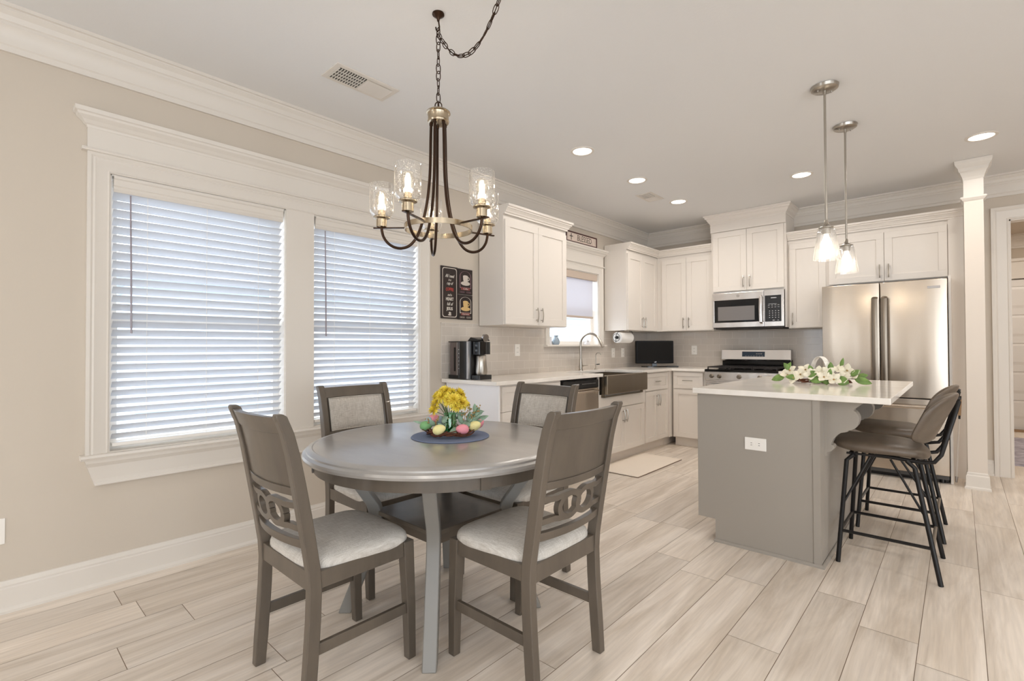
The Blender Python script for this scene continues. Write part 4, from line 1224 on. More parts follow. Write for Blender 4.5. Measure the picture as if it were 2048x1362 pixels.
# sill items
v = thing('small_vase', 'small blue grey pitcher-like vase on the kitchen window sill', 'vase', (-.045, -2.02, 1.212))
mb = MB(); mb.lathe([(0, 0), (.028, 0), (.040, .02), (.042, .045), (.030, .072), (.020, .088), (.026, .105), (.023, .105), (.016, .088), (0, .08)], 20); mb.build('body', M['glaze'], v, smooth=True)
for i, yy in enumerate((-2.125, -2.105)):
    mb = MB(); mb.lathe([(0, 0), (.0075, 0), (.0075, .085), (.005, .09), (0, .09)], 10)
    o = mb.build('salt_tube', M['ornament'], None, smooth=True, loc=(-.045, yy, 1.212)); tag(o, ['thin pale glass tube on the window sill, left of two beside the vase', 'thin pale glass tube on the window sill, touching close to the vase'][i], 'tube', 'thin tubes on the sill')
o = thing('ornament', 'little white figurine on the kitchen sill behind the faucet', 'figurine', (-.045, -1.42, 1.212))
mb = MB(); mb.lathe([(0, 0), (.035, 0), (.034, .015), (.02, .03), (.024, .05), (.012, .07), (0, .072)], 14)
for a in range(5): mb.lathe([(0, 0), (.012, .005), (.014, .02), (0, .035)], 8, (.03 * cos(a * 1.3), .03 * sin(a * 1.3), .01 * (a % 3)))
mb.build('body', M['ornament'], o, smooth=True)

# ------------------------------------------------------------------ signs on the left wall
def sign_panel(name, label, y0, y1, z0, z1, group=None):
    s_ = thing(name, label, 'sign', (.0, (y0 + y1) / 2, (z0 + z1) / 2), 0, group)
    a, b = (y1 - y0) / 2, (z1 - z0) / 2
    mb = MB(); mb.box(.002, .012, -a, a, -b, b); mb.build('panel', M['sign_black'], s_, bevel=.002)
    return s_, a, b


def ring2d(mb, pts_out, t, x=.012, d=.0008):
    """flat outline band following closed points (y,z)"""
    n = len(pts_out); cy = sum(p[0] for p in pts_out) / n; cz = sum(p[1] for p in pts_out) / n
    inn = [(cy + (p[0] - cy) * (1 - t[0]), cz + (p[1] - cz) * (1 - t[1])) for p in pts_out]
    vs = [(x + d, *p) for p in pts_out] + [(x + d, *p) for p in inn]
    mb.add(vs, [(i, (i + 1) % n, n + (i + 1) % n, n + i) for i in range(n)])


def rrect(a, b, r, n=5):
    o = []
    for cx, cz, s0 in ((a - r, b - r, 0), (-a + r, b - r, pi / 2), (-a + r, -b + r, pi), (a - r, -b + r, 1.5 * pi)):
        for i in range(n + 1): an = s0 + pi / 2 * i / n; o.append((cx + r * cos(an), cz + r * sin(an)))
    return o


def cup(mb, cy, cz, s, x):
    """cup and saucer, flat print"""
    el = lambda a, b, oy, oz, n=20: [(x, cy + oy * s + a * s * cos(2 * pi * i / n), cz + oz * s + b * s * sin(2 * pi * i / n)) for i in range(n)]
    mb.add(el(.088, .030, 0, -.042), [tuple(range(20))])
    q = [(-.048, .06), (.048, .06), (.044, .01), (.034, -.025), (.018, -.042), (-.018, -.042), (-.034, -.025), (-.044, .01)]
    mb.add([(x + .0003, cy + s * a, cz + s * b) for a, b in q], [tuple(range(8))])
    mb.tube([(x + .0003, cy + s * p[0], cz + s * p[1]) for p in ((.042, .045), (.062, .045), (.072, .028), (.064, .008), (.04, -.004))], .006 * s, 5)
    mb.add(el(.048, .014, 0, .06), [tuple(range(20))])


TF = lambda oy, oz: (lambda x, y, z: (.0128 + z, x + oy, y + oz))
sg, a, b = sign_panel('coffee_sign', 'tall dark tin sign with white script and red COFFEE, left of three', -3.673, -3.488, 1.434, 1.878, 'coffee signs')
mb = MB(); ring2d(mb, rrect(a - .012, b - .012, .022), (.075, .03)); mb.build('border', M['sign_cream'], sg)
TN = lambda oz, k=.72: (lambda x, y, z: (.0128 + z, x * k, y + oz))
merge_text([('All I need', .040, dict(fn=TN(.140, .62), shear=.35)), ('is a', .030, dict(fn=TN(.108), shear=.35)), ('cup of', .036, dict(fn=TN(.078), shear=.35)),
            ('and a', .030, dict(fn=TN(-.020), shear=.35)), ('HEART', .038, dict(fn=TN(-.056), bold=.0006)), ('full of', .038, dict(fn=TN(-.098), shear=.35)), ('JESUS', .036, dict(fn=TN(-.138, .78), bold=.0006))], M['white_letter'], sg)
merge_text([('COFFEE', .036, dict(fn=lambda x, y, z: (.0128 + z, x * .68, y + .028 - x * x * 1.2), bold=.0005))], M['red_letter'], sg, 'red_lettering')
mb = MB(); cup(mb, 0, -.180, .22, .0132); mb.build('cup_print', M['sign_cream'], sg)
for (z0, z1, lab, cm, wd_) in ((1.652, 1.874, 'small square dark sign with a white coffee cup print, upper right of three', 'sign_cream', 'Coffee'), (1.432, 1.648, 'small square dark sign with a tan latte cup print, lower right of three', 'sign_coffee', 'Espresso')):
    sg, a, b = sign_panel('coffee_sign', lab, -3.484, -3.315, z0, z1, 'coffee signs')
    mb = MB(); o = []
    for i in range(24):
        an = pi * i / 23; o.append(((a - .018) * cos(an), .045 + (b - .062) * sin(an)))
    o += [(-(a - .018), -b + .055), ((a - .018), -b + .055)]
    ring2d(mb, o, (.10, .06)); 
    for sx in (-1, 1):
        for q in range(3): mb.tube([(.013, sx * (.02 + .018 * q + .008 * cos(t_)), -b + .02 + .007 * sin(t_)) for t_ in [k * pi / 3 for k in range(6)]], .0012, 4, closed=True)
    mb.build('border', M['sign_mauve'] if cm == 'sign_cream' else M['sign_cream'], sg)
    mb = MB(); cup(mb, 0, .012, .62, .0132); mb.build('cup_print', M[cm], sg)
    mb = MB(); mb.box(.0125, .0129, -.052, .052, -b + .038, -b + .060); mb.build('banner', mat('sign_red_banner', (128, 62, 58), .5), sg)
    merge_text([(wd_, .022, dict(fn=TF(0, -b + .049), shear=.3))], M['sign_cream'], sg)

# BLESSED sign standing on the window header
bs = thing('blessed_sign', 'framed BLESSED sign with a cross standing on the kitchen window header', 'sign', (.055, -1.665, 2.349))
mb = MB(); W2, H2 = .305, .118
mb.box(-.01, .004, -W2, W2, 0, H2); mb.build('board', M['cream_board'], bs)
mb = MB(); f = .013
for q in ((-W2, W2, 0, f), (-W2, W2, H2 - f, H2), (-W2, -W2 + f, f, H2 - f), (W2 - f, W2, f, H2 - f)): mb.box(-.011, .010, *q)
mb.build('frame', M['brown_wood'], bs)
merge_text([('BLESSED', .092, dict(fn=lambda x, y, z: (.0045 + z, x * .80 + .052, y * 1.0 + H2 / 2), spacing=1.08))], M['dark_letter'], bs)
mb = MB(); mb.box(.004, .0056, -.212, -.202, .024, .096); mb.box(.004, .0056, -.236, -.178, .060, .070); mb.build('cross', M['dark_letter'], bs)

# ------------------------------------------------------------------ counter items
# coffee maker
cm = thing('coffee_maker', 'black and silver single-cup coffee maker with water tank at the counter end', 'coffee maker', (.20, -3.515, CT1), 0)
cm.scale = (1.06, 1.12, 1.04)
# local x outwards from wall, y along wall
mb = MB(); mb.prism(rrect(.058, .075, .02), lambda u, v, a: (-.105 + u, v, a), .03, .292); mb.build('water_tank', M['smoke'], cm, smooth=True, angle=30)
mb = MB(); mb.box(-.168, -.04, -.08, .08, 0, .03); mb.build('tank_base', M['black'], cm, bevel=.006)
mb = MB(); mb.box(-.17, -.04, -.08, .08, .292, .30); mb.build('tank_lid', M['black'], cm, bevel=.004)
mb = MB(); mb.prism(rrect(.066, .088, .03), lambda u, v, a: (.018 + u, v, a), 0, .298); bd_ = mb.build('body', M['black'], cm, smooth=True, angle=30)
mb = MB(); mb.box(-.062, -.056, -.083, -.079, .03, .29); mb.box(.060, .078, -.092, -.078, .004, .296); mb.build('silver_strip', M['silver'], cm)
mb = MB()
for i in range(6): mb.box(-.035, -.030, -.0895, -.0885, .08 + i * .03, .085 + i * .03)
mb.build('indicator_dot', M['white_plastic'], bd_)
mb = MB(); mb.box(-.105, -.085, -.0765, -.075, .06, .25); mb.build('tank_window', M['black_gloss'], cm)
mb = MB(); mb.add([(.03, -.06, .298), (.155, -.06, .300), (.155, .06, .300), (.03, .06, .298), (.06, -.055, .330), (.15, -.055, .312), (.15, .055, .312), (.06, .055, .330)], [(0, 3, 2, 1), (4, 5, 6, 7), (0, 1, 5, 4), (1, 2, 6, 5), (2, 3, 7, 6), (3, 0, 4, 7)]); mb.build('lid', M['black'], cm, bevel=.004)
mb = MB(); mb.prism(rrect(.042, .062, .02), lambda u, v, a: (.122 + u, v, a), .195, .292); mb.build('brew_head', M['black_gloss'], cm, smooth=True, angle=30)
mb = MB(); mb.tube([(.155, 0, .325), (.172, 0, .322)], .03, 12); mb.build('lid_handle', M['chrome'], cm, smooth=True)
mb = MB(); mb.lathe([(0, .035), (.042, .035), (.048, .06), (.040, .13), (.040, .185), (.036, .19), (0, .19)], 24, (.118, 0, 0)); mb.build('travel_mug', M['nickel'], cm, smooth=True)
mb = MB(); mb.prism(rrect(.05, .07, .02), lambda u, v, a: (.12 + u, v, a), 0, .034); mb.build('drip_tray', M['black'], cm, smooth=True, angle=30)

# paper towel holder under the upper cabinet
pt = thing('paper_towel_holder', 'black curled wire paper towel holder hanging under the wall cabinet', 'holder', (.22, -1.165, 1.385))
ry = lambda i: pi * .5 + 2 * pi * i / 20
mb = MB(); c0 = (-.0, .0, -.115)
arc = [(0, .10, -.004), (0, .05, -.004), (0, -.02, -.012), (0, -.065, -.045), (0, -.08, -.09), (0, -.07, -.125), (0, -.045, -.145)]
arc = [(.02, .12, -.004), (.02, .03, -.006), (.02, -.03, -.02), (.02, -.07, -.055), (.02, -.08, -.10), (.01, -.06, -.14)]
mb.tube(arc, .0035, 8); mb.tube([(0, -.03, -.085), (0, .30, -.085)], .004, 8); mb.tube([(0, -.05, -.085), (0, -.03, -.085)], [.012, .018], 10)
circ = [(.045 * cos(t_), -.035 + 0 * t_, -.085 + .045 * sin(t_)) for t_ in [2 * pi * i / 20 for i in range(20)]]
mb.tube(circ, .003, 6, closed=True)
mb.tube([(0, .27, -.085), (.03, .30, -.03), (.03, .28, -.006), (.03, .22, -.004)], .0035, 8)
mb.build('bracket', M['black_metal'], pt, smooth=True)
mb = MB(); mb.lathe([(.019, -.14), (.064, -.14), (.064, .14), (.019, .14)], 40, closed=True)
pr_o = mb.build('paper_towel_roll', M['paper'], None, smooth=True, angle=40, loc=(.22, -1.035, 1.30), rot=(radians(90), 0, 0))
tag(pr_o, 'thick roll of white paper towels below the wall cabinet beside the window', 'paper towels')

# television and remote
tv = thing('television', 'small black flat television on the counter in the kitchen corner', 'television', (.315, -.42, CT1), radians(45))
# local -y faces the viewer
mb = MB(); mb.box(-.245, .245, -.02, .025, .045, .335); mb.build('bezel', mat('satin_black_bezel', (14, 12, 12), .3, spec=.15), tv, bevel=.008)
mb = MB(); mb.box(-.222, .222, -.0215, -.0195, .085, .315); mb.build('screen', M['screen'], tv)
mb = MB(); mb.prism([(-.16 + .0, .0)] + [(.17 * cos(t_), -.02 + .085 * sin(t_)) for t_ in [pi + pi * i / 14 for i in range(15)]] + [(.16, 0)], lambda u, v, a: (u, v + .02, a), 0, .012); mb.box(-.03, .03, -.005, .015, .01, .06); mb.build('stand', M['black_gloss'], tv)
merge_text([('LG', .022, dict(fn=lambda x, y, z: (x + .006, -.0208 - z, y + .064), bold=.0006))], M['silver'], tv)
rm = MB(); rm.box(-.075, .075, -.022, .022, 0, .016); rmo = rm.build('remote_control', M['black'], None, bevel=.005, loc=(.50, -.30, CT1), rot=(0, 0, radians(35)))
tag(rmo, 'slim black remote control lying beside the small television', 'remote control')

# kitchen mat
mb = MB(); mb.box(.60, 1.04, -2.235, -1.29, .001, .012); mb.m = 1; mb.box(.597, 1.043, -2.238, -1.287, 0.0, .006)
tag(mb.build('kitchen_mat', [M['mat_rug'], M['mat_edge']], bevel=.004), 'beige cushioned floor mat in front of the sink cabinets', 'mat')
mb = MB(); mb.box(3.3, 4.6, .66, 2.7, 0, .012)
tag(mb.build('hall_rug', M['hall_rug']), 'mottled grey and blue rug in the hall beyond the doorway', 'rug')

# ------------------------------------------------------------------ dining table
TX, TY = 1.44, -4.852
tb = thing('dining_table', 'round grey wooden dining table with a lower shelf, four chairs around it', 'table', (TX, TY, 0))
mb = MB(); mb.lathe([(0, .745), (.556, .745), (.574, .742), (.586, .735), (.590, .745), (.586, .754), (.578, .758), (.574, .760), (.572, .766), (.562, .772), (.550, .775), (.546, .7735), (.542, .7745), (0, .7745)], 96)
mb.build('tabletop', M['tablewood'], tb, smooth=True, angle=25)
mb = MB(); mb.lathe([(.520, .682), (.545, .682), (.545, .745), (.520, .745)], 96, closed=True)
for a in (203, 293, 23, 113):
    a = radians(a + 45 - 12.5 + 12); c_, s_ = cos(a), sin(a)
    mb.obox((.540 * c_, .540 * s_, .713), (c_ * .011, s_ * .011, 0), (-s_ * .02, c_ * .02, 0), (0, 0, .033))
mb.build('apron', M['greywood'], tb, smooth=True, angle=30)
legc = [(.335, .744), (.31, .68), (.255, .56), (.215, .48), (.205, .43), (.210, .38), (.232, .28), (.262, .15), (.292, .04), (.303, 0)]
for sx in (-1, 1):
    for sy in (-1, 1):
        mb = MB()
        vs = []; d1_ = Vector((sx, sy, 0)).normalized(); d2_ = Vector((-sy, sx, 0)).normalized()
        for (r, z) in legc:
            hw = .027; hd = .028
            for p, q in ((-1, -1), (1, -1), (1, 1), (-1, 1)): vs.append(Vector((sx * r, sy * r, z)) + d1_ * hd * p + d2_ * hw * q)
        n = len(legc); F = [(0, 1, 2, 3)[::-1], tuple((n - 1) * 4 + k for k in range(4))]
        for i in range(n - 1):
            for k in range(4): F.append((i * 4 + k, i * 4 + (k + 1) % 4, (i + 1) * 4 + (k + 1) % 4, (i + 1) * 4 + k))
        mb.add(vs, F); mb.build('leg', M['table_leg'], tb, smooth=True, angle=50, bevel=.004)
mb = MB(); mb.box(-.215, .215, -.215, .215, .435, .455); mb.build('shelf', M['greywood'], tb, bevel=.003)
mb = MB(); mb.box(-.19, .19, -.19, -.17, .39, .435); mb.box(-.19, .19, .17, .19, .39, .435); mb.box(-.19, -.17, -.17, .17, .39, .435); mb.box(.17, .19, -.17, .17, .39, .435); mb.build('shelf_rail', M['greywood'], tb)


# ------------------------------------------------------------------ dining chairs
def interp(tab, z):
    for (z0, y0), (z1, y1) in zip(tab, tab[1:]):
        if z <= z1: return y0 + (y1 - y0) * (z - z0) / (z1 - z0)
    return tab[-1][1]


PZ = [(0, -.207), (.1, -.200), (.2, -.193), (.3, -.187), (.4, -.184), (.46, -.188), (.55, -.202), (.65, -.219), (.75, -.237), (.85, -.256), (.92, -.274), (.955, -.288), (.975, -.296)]
GC = 'matching dining chairs around the round table'


def make_chair(label, loc, rz):
    c = thing('dining_chair', label, 'chair', loc, rz, GC)
    hw = .197
    for s_ in (-1, 1):
        mb = MB(); vs = []
        for i, (z, y) in enumerate(PZ):
            d = .021 if z < .7 else .021 - (z - .7) * .012
            if z == 0: d = .019
            wv = .0165
            for p, q in ((-1, -1), (1, -1), (1, 1), (-1, 1)): vs.append((s_ * hw + wv * p, y + d * q, z))
        # rolled top
        ytop = PZ[-1][1]
        for p, q in ((-1, -.6), (1, -.6), (1, .5), (-1, .5)): vs.append((s_ * hw + .0165 * p, ytop - .004 + .018 * q, .984))
        n = len(PZ) + 1; F = [(3, 2, 1, 0), tuple((n - 1) * 4 + k for k in range(4))]
        for i in range(n - 1):
            for k in range(4): F.append((i * 4 + k, i * 4 + (k + 1) % 4, (i + 1) * 4 + (k + 1) % 4, (i + 1) * 4 + k))
        mb.add(vs, F); mb.build('back_post', M['greywood'], c, smooth=True, angle=50, bevel=.003)
        mb = MB(); vs = []
        for (z, y, x, h) in ((0, .200, hw - .004, .0165), (.2, .193, hw - .002, .019), (.455, .180, hw - .004, .0225)):
            for p, q in ((-1, -1), (1, -1), (1, 1), (-1, 1)): vs.append((s_ * x + h * p, y + h * q, z))
        F = [(3, 2, 1, 0), (8, 9, 10, 11)] + [(i * 4 + k, i * 4 + (k + 1) % 4, (i + 1) * 4 + (k + 1) % 4, (i + 1) * 4 + k) for i in range(2) for k in range(4)]
        mb.add(vs, F); mb.build('leg', M['greywood'], c, bevel=.003)
        mb = MB(); mb.box(s_ * (hw - .010), s_ * (hw + .006), -.185, .185, .178, .216); mb.build('stretcher', M['greywood'], c, bevel=.002)
    mb = MB()
    for s_ in (-1, 1): mb.box(s_ * (hw - .012), s_ * (hw + .012), -.175, .175, .398, .455)
    mb.box(-hw, hw, .168, .19, .398, .455); mb.box(-hw, hw, -.20, -.176, .392, .455)
    mb.build('seat_frame', M['greywood'], c, bevel=.002)
    # cushion
    def ol(k, f):
        q = []
        for i in range(44):
            a = 2 * pi * i / 44; ca, sa = cos(a), sin(a); n = 5
            x = math.copysign(abs(ca) ** (2 / n), ca); y = math.copysign(abs(sa) ** (2 / n), sa)
            q.append((x * f * (.204 + .016 * (y + 1) / 2), y * f * .205 + .008))
        return q
    mb = MB(); rings = [(.93, .441), (.975, .445), (1.0, .455), (1.0, .465), (.985, .476), (.95, .484), (.88, .492), (.72, .499), (.5, .503), (.25, .505)]
    puff(mb, [[(x, y, z) for x, y in ol(0, f)] for f, z in rings], (0, .008, .441), (0, .008, .5055))
    mb.build('seat_cushion', M['linen_seat'], c, smooth=True, angle=80)
    bow = lambda x: -.026 * (1 - (x / .19) ** 2)
    def rail(z0, z1, t0, t1, nm, off=0, nv=1, mm=None, xr=.183, bev=.002):
        mb = MB()
        def f(u, v, side):
            x = -xr + 2 * xr * u; z = z0 + (z1 - z0) * v
            return (x, interp(PZ, z) + bow(x) + (t0 if side else t1) + off, z)
        mb.slab(f, 14, nv); return mb.build(nm, mm or M['greywood'], c, smooth=True, angle=40, bevel=bev)
    rail(.918, .972, .013, -.011, 'crest_rail', nv=3)
    rail(.738, .920, .004, -.006, 'back_panel', nv=4, bev=0)
    rail(.712, .740, .013, -.011, 'lower_rail')
    rail(.533, .563, .011, -.011, 'bottom_rail')
    # upholstered pad on the front of the back panel
    mb = MB()
    def pf(u, v, side):
        x = -.163 + .326 * u; z = .742 + .172 * v
        e = max(0, (1 - abs(2 * u - 1) ** 6)) ** .5 * max(0, (1 - abs(2 * v - 1) ** 6)) ** .5
        return (x, interp(PZ, z) + bow(x) + (.004 if not side else .010 + .012 * e), z)
    mb.slab(pf, 14, 8); pad = mb.build('back_pad', M['linen'], c, smooth=True, angle=60)
    mb = MB(); loop = []
    for (u0, v0, u1, v1) in ((0, 0, 1, 0), (1, 0, 1, 1), (1, 1, 0, 1), (0, 1, 0, 0)):
        for i in range(10):
            t = i / 10; u = u0 + (u1 - u0) * t; v_ = v0 + (v1 - v0) * t; x = -.163 + .326 * u; z = .742 + .172 * v_; loop.append((x, interp(PZ, z) + bow(x) + .012, z))
    mb.tube(loop, .0028, 6, closed=True); mb.build('piping', M['linen'], pad, smooth=True)
    # interlocking ring splat
    mb = MB(); th = .010; zc = .640
    def band(path, hw_):
        """ribbon of width 2*hw_ along (x,z) path, thick th*2 in y, follows the bow"""
        n = len(path); vs = []
        for i, (x, z) in enumerate(path):
            a = path[max(0, i - 1)]; b_ = path[min(n - 1, i + 1)]
            d = Vector((b_[0] - a[0], b_[1] - a[1])); d = d.normalized() if d.length > 1e-9 else Vector((1, 0)); nn = Vector((-d.y, d.x))
            for sgn in (1, -1):
                px, pz = x + nn.x * hw_ * sgn, z + nn.y * hw_ * sgn
                yy = interp(PZ, pz) + bow(max(-.19, min(.19, px)))
                for q in (-th, th): vs.append((px, yy + q, pz))
        F = []
        for i in range(n - 1):
            o = i * 4
            F += [(o, o + 4, o + 6, o + 2), (o + 1, o + 3, o + 7, o + 5), (o, o + 1, o + 5, o + 4), (o + 2, o + 6, o + 7, o + 3)]
        F += [(0, 2, 3, 1), ((n - 1) * 4, (n - 1) * 4 + 1, (n - 1) * 4 + 3, (n - 1) * 4 + 2)]
        mb.add(vs, F)
    for cx_ in (-.047, .047):
        band([(cx_ + .052 * cos(t_), zc + .043 * sin(t_)) for t_ in [2 * pi * i / 28 for i in range(29)]], .0105)
    for sgn in (-1, 1):
        for sz in (-1, 1):
            band([(sgn * .186, zc + sz * .040), (sgn * .15, zc + sz * .038), (sgn * .12, zc + sz * .036), (sgn * .095, zc + sz * .040), (sgn * .07, zc + sz * .041), (sgn * .045, zc + sz * .043)], .0105)
    band([(-.03, zc + .04), (0, zc + .030), (.03, zc + .04)], .009); band([(-.03, zc - .04), (0, zc - .030), (.03, zc - .04)], .009)
    mb.build('ring_splat', M['greywood'], c, smooth=True, angle=50)
    return c


chairs = make_chair('grey dining chair in the left foreground, its wooden back to the camera', (1.434, -5.36, 0), 0)
def put_chair(label, loc, rz):
    c = copy_tree(chairs); c['label'] = label; c.location = loc; c.rotation_euler = (0, 0, rz); return c
put_chair('grey dining chair in the right foreground, its wooden back toward the camera', (1.94, -4.84, 0), pi / 2)
put_chair('grey dining chair behind the table in front of the dining window, padded back facing out', (.925, -4.83, 0), -pi / 2)
put_chair('grey dining chair behind the table in front of the drawer cabinet, padded back facing out', (1.45, -4.375, 0), pi)

# ------------------------------------------------------------------ table centrepiece
ZTT = .7745
pm = MB(); PMX, PMY = 1.440, -4.795
prof_ = [(0, 0), (.178, 0), (.182, .002), (.178, .005)]
for i in range(30, -1, -1): prof_.append((.175 * i / 30, .0045 + (.0012 if i % 2 else 0)))
pm.lathe(prof_, 64); po = pm.build('placemat', M['placemat'], None, smooth=True, angle=30, loc=(PMX, PMY, ZTT))
tag(po, 'round woven dark blue placemat on the dining table', 'placemat')
wr = thing('egg_wreath', 'twig wreath with speckled eggs and eucalyptus leaves on the blue placemat', 'wreath', (PMX, PMY, ZTT + .006))
mb = MB(); rnd = random.Random(3)
for i in range(46):
    a0 = rnd.random() * 2 * pi; span = rnd.uniform(.6, 1.6); n = 9; ph = rnd.random() * 6; rr = rnd.uniform(.002, .018); pts = []
    for j in range(n):
        t = j / (n - 1); a = a0 + span * t; ra = .098 + rr * cos(ph + 4 * t); z = .020 + .8 * rr * sin(ph + 4 * t); pts.append((ra * cos(a), ra * sin(a), max(.003, z)))
    if i % 4 == 0: pts[-1] = (pts[-1][0] * 1.18, pts[-1][1] * 1.18, pts[-1][2] + .01)
    mb.tube(pts, .0024, 5)
mb.build('twig_ring', M['twig'], wr, smooth=True)


def egg(parent, loc, m, rot, s=.0222, name='egg'):
    mb = MB(); n = 12; pr_ = []
    for i in range(n + 1):
        t = pi * i / n; z = -cos(t); r = sin(t) * (1 - .15 * z); pr_.append((s * r if 0 < i < n else 0, s * 1.36 * z))
    mb.lathe(pr_, 20)
    ax = (Vector((-sin(view_a), cos(view_a), 0)) * cos(rot[0]) + Vector((0, 0, 1)) * sin(rot[0]) * .5 + Vector((cos(view_a), sin(view_a), 0)) * rot[1]).normalized()
    return mb.build(name, m, parent, smooth=True, loc=loc, rot=Vector((0, 0, 1)).rotation_difference(ax).to_euler())


VA = view_a   # direction to the camera
vd = Vector((cos(VA), sin(VA), 0)); vr = Vector((-sin(VA), cos(VA), 0))
def near(px, toward, z): q = vr * px + vd * toward; return (q.x, q.y, z)
for px, tw, z, m, r in ((-.112, -.01, .045, 'green_egg', (.3, .3, .4)), (-.052, .092, .042, 'yellow_egg', (.6, .1, .9)), (.052, .085, .040, 'pink_egg', (3.0, .1, 1.2)), (.112, .035, .046, 'yellow_egg', (.7, .3, .2)), (.132, -.015, .048, 'pink_egg', (.9, .2, .3)), (-.075, -.06, .068, 'pink_egg', (.3, .2, 1.8)), (-.045, -.05, .06, 'pale_egg', (1.5, .4, 2)), (-.10, -.06, .055, 'pale_egg', (1.4, .4, 1))):
    egg(wr, near(px, tw, z), M[m], r)


def leaf_mb(mb, base, d, L, W, nrm=(0, 0, 1), fold=.15, curl=.2):
    base = Vector(base); d = Vector(d).normalized(); nrm = Vector(nrm); s_ = d.cross(nrm); s_ = s_.normalized() if s_.length > .01 else d.orthogonal().normalized(); up = s_.cross(d)
    n = 7; vs = []
    for i in range(n + 1):
        t = i / n; w_ = W * (sin(pi * t ** .85)) ** .8 if 0 < t < 1 else .0004; c = base + d * L * t - up * curl * L * t * t
        vs += [c + s_ * w_ + up * fold * w_, c, c - s_ * w_ + up * fold * w_]
    F = []
    for i in range(n): o = i * 3; F += [(o, o + 1, o + 4, o + 3), (o + 1, o + 2, o + 5, o + 4)]
    mb.add(vs, F)


def add_leaf(parent, base, d, L, W, m, nrm=(0, 0, 1), curl=.2, name='leaf'):
    mb = MB(); leaf_mb(mb, base, d, L, W, nrm, curl=curl); o = mb.build(name, m, parent, smooth=True)
    sm = o.modifiers.new('solid', 'SOLIDIFY'); sm.thickness = .0006; return o


cam_up = lambda x, z, t=0: (vr * x + vd * t + Vector((0, 0, z)))
lf = [((.10, .0, .07), (.9, .75, .2), .062, .013), ((.11, .0, .08), (.5, 1, .1), .055, .012), ((.12, -.01, .06), (1, .55, .2), .065, .013), ((.10, -.01, .10), (1, .25, .4), .06, .012), ((.12, .0, .10), (-.2, 1, .2), .045, .012), ((.06, -.02, .08), (-.6, .5, .3), .04, .014), ((.075, .0, .05), (.6, 1, .1), .055, .013), ((.085, 0, .055), (1, .75, .2), .06, .014), ((.09, 0, .05), (1, .35, .3), .06, .014), ((.08, 0, .06), (.25, 1, 0), .05, .012), ((.06, 0, .05), (-.5, .9, .2), .05, .013),
      ((.045, .05, .03), (-1, .05, .35), .05, .017), ((.02, .06, .03), (.9, .1, .3), .045, .015), ((.05, .03, .05), (1, .2, .5), .05, .015), ((-.04, .02, .06), (.4, .6, .4), .045, .015), ((-.075, .04, .05), (-.4, .7, .5), .04, .012),
      ((-.12, -.03, .05), (-1, .35, 0), .055, .006), ((.03, -.02, .07), (.8, .8, 0), .05, .013), ((-.04, .06, .04), (-.3, .5, .6), .04, .016), ((.10, -.02, .05), (.8, .15, -.4), .06, .013), ((.0, -.07, .05), (.5, .6, -.4), .05, .014)]
for (b_, d, L, W) in lf:
    add_leaf(wr, tuple(cam_up(b_[0], b_[2], b_[1])), tuple(cam_up(d[0], d[1], d[2])), L, W, M['leaf_grey'], nrm=tuple(cam_up(-.3, .5, .8)))
# berry sprigs
for (x, z, dx) in ((.10, .085, .5), (.085, .095, .1), (.085, .06, .35), (.07, .06, -.1), (-.085, .05, -.3), (-.06, .055, .05), (-.03, .05, .3), (-.075, .035, .1)):
    mb = MB(); b0 = Vector(cam_up(x, z - .01, .0)); tip = b0 + Vector(cam_up(dx * .06, .055 if x > 0 else .035, .01))
    mb.tube([b0, tip], .0012, 5)
    sp = mb.build('berry_stem', M['stem'], wr)
    mb = MB()
    for k in range(9):
        q = b0.lerp(tip, .45 + .6 * rnd.random()) + Vector((rnd.uniform(-.010, .010), rnd.uniform(-.010, .010), rnd.uniform(-.008, .008)))
        mb.lathe([(0, -.004), (.0032, -.002), (.0036, .001), (.002, .004), (0, .0045)], 7, q)
    mb.build('berries', M['berry'], sp, smooth=True)

VX, VY = PMX - .01, PMY + .005
vz = ZTT + .006
vs_ = thing('glass_vase', 'textured green glass vase of yellow flowers inside the twig wreath', 'vase', (VX, VY, vz))
mb = MB()
pr_ = [(0, .0), (.030, .0), (.036, .006), (.036, .03), (.0335, .06), (.031, .09), (.032, .1), (.0295, .1), (.0285, .09), (.031, .06), (.033, .03), (.032, .008), (0, .006)]
mb.lathe(pr_, 32); mb.build('body', M['green_glass'], vs_, smooth=True)
mb = MB()
for i in range(70):
    a = rnd.random() * 2 * pi; z = rnd.uniform(.01, .085); r = .0345
    mb.lathe([(0, -.003), (.0035, -.001), (.0035, .001), (0, .003)], 6, (r * cos(a), r * sin(a), z))
mb.build('glass_bump', mat_glass('green_bump_glass', (.5, .92, .6, 1), .4), vs_, smooth=True)
FLW = [(-.02, .02, .190), (.05, .0, .180), (-.05, .0, .170), (.06, .05, .140), (.02, .06, .155), (-.055, -.02, .16), (-.062, .0, .135), (-.072, .01, .105), (-.035, .035, .168), (-.03, -.03, .178), (.0, .045, .15), (.02, -.02, .175), (.045, .03, .150), (.065, .0, .150), (.055, -.03, .165), (.0, .0, .182), (.035, .05, .125), (.075, .02, .128)]
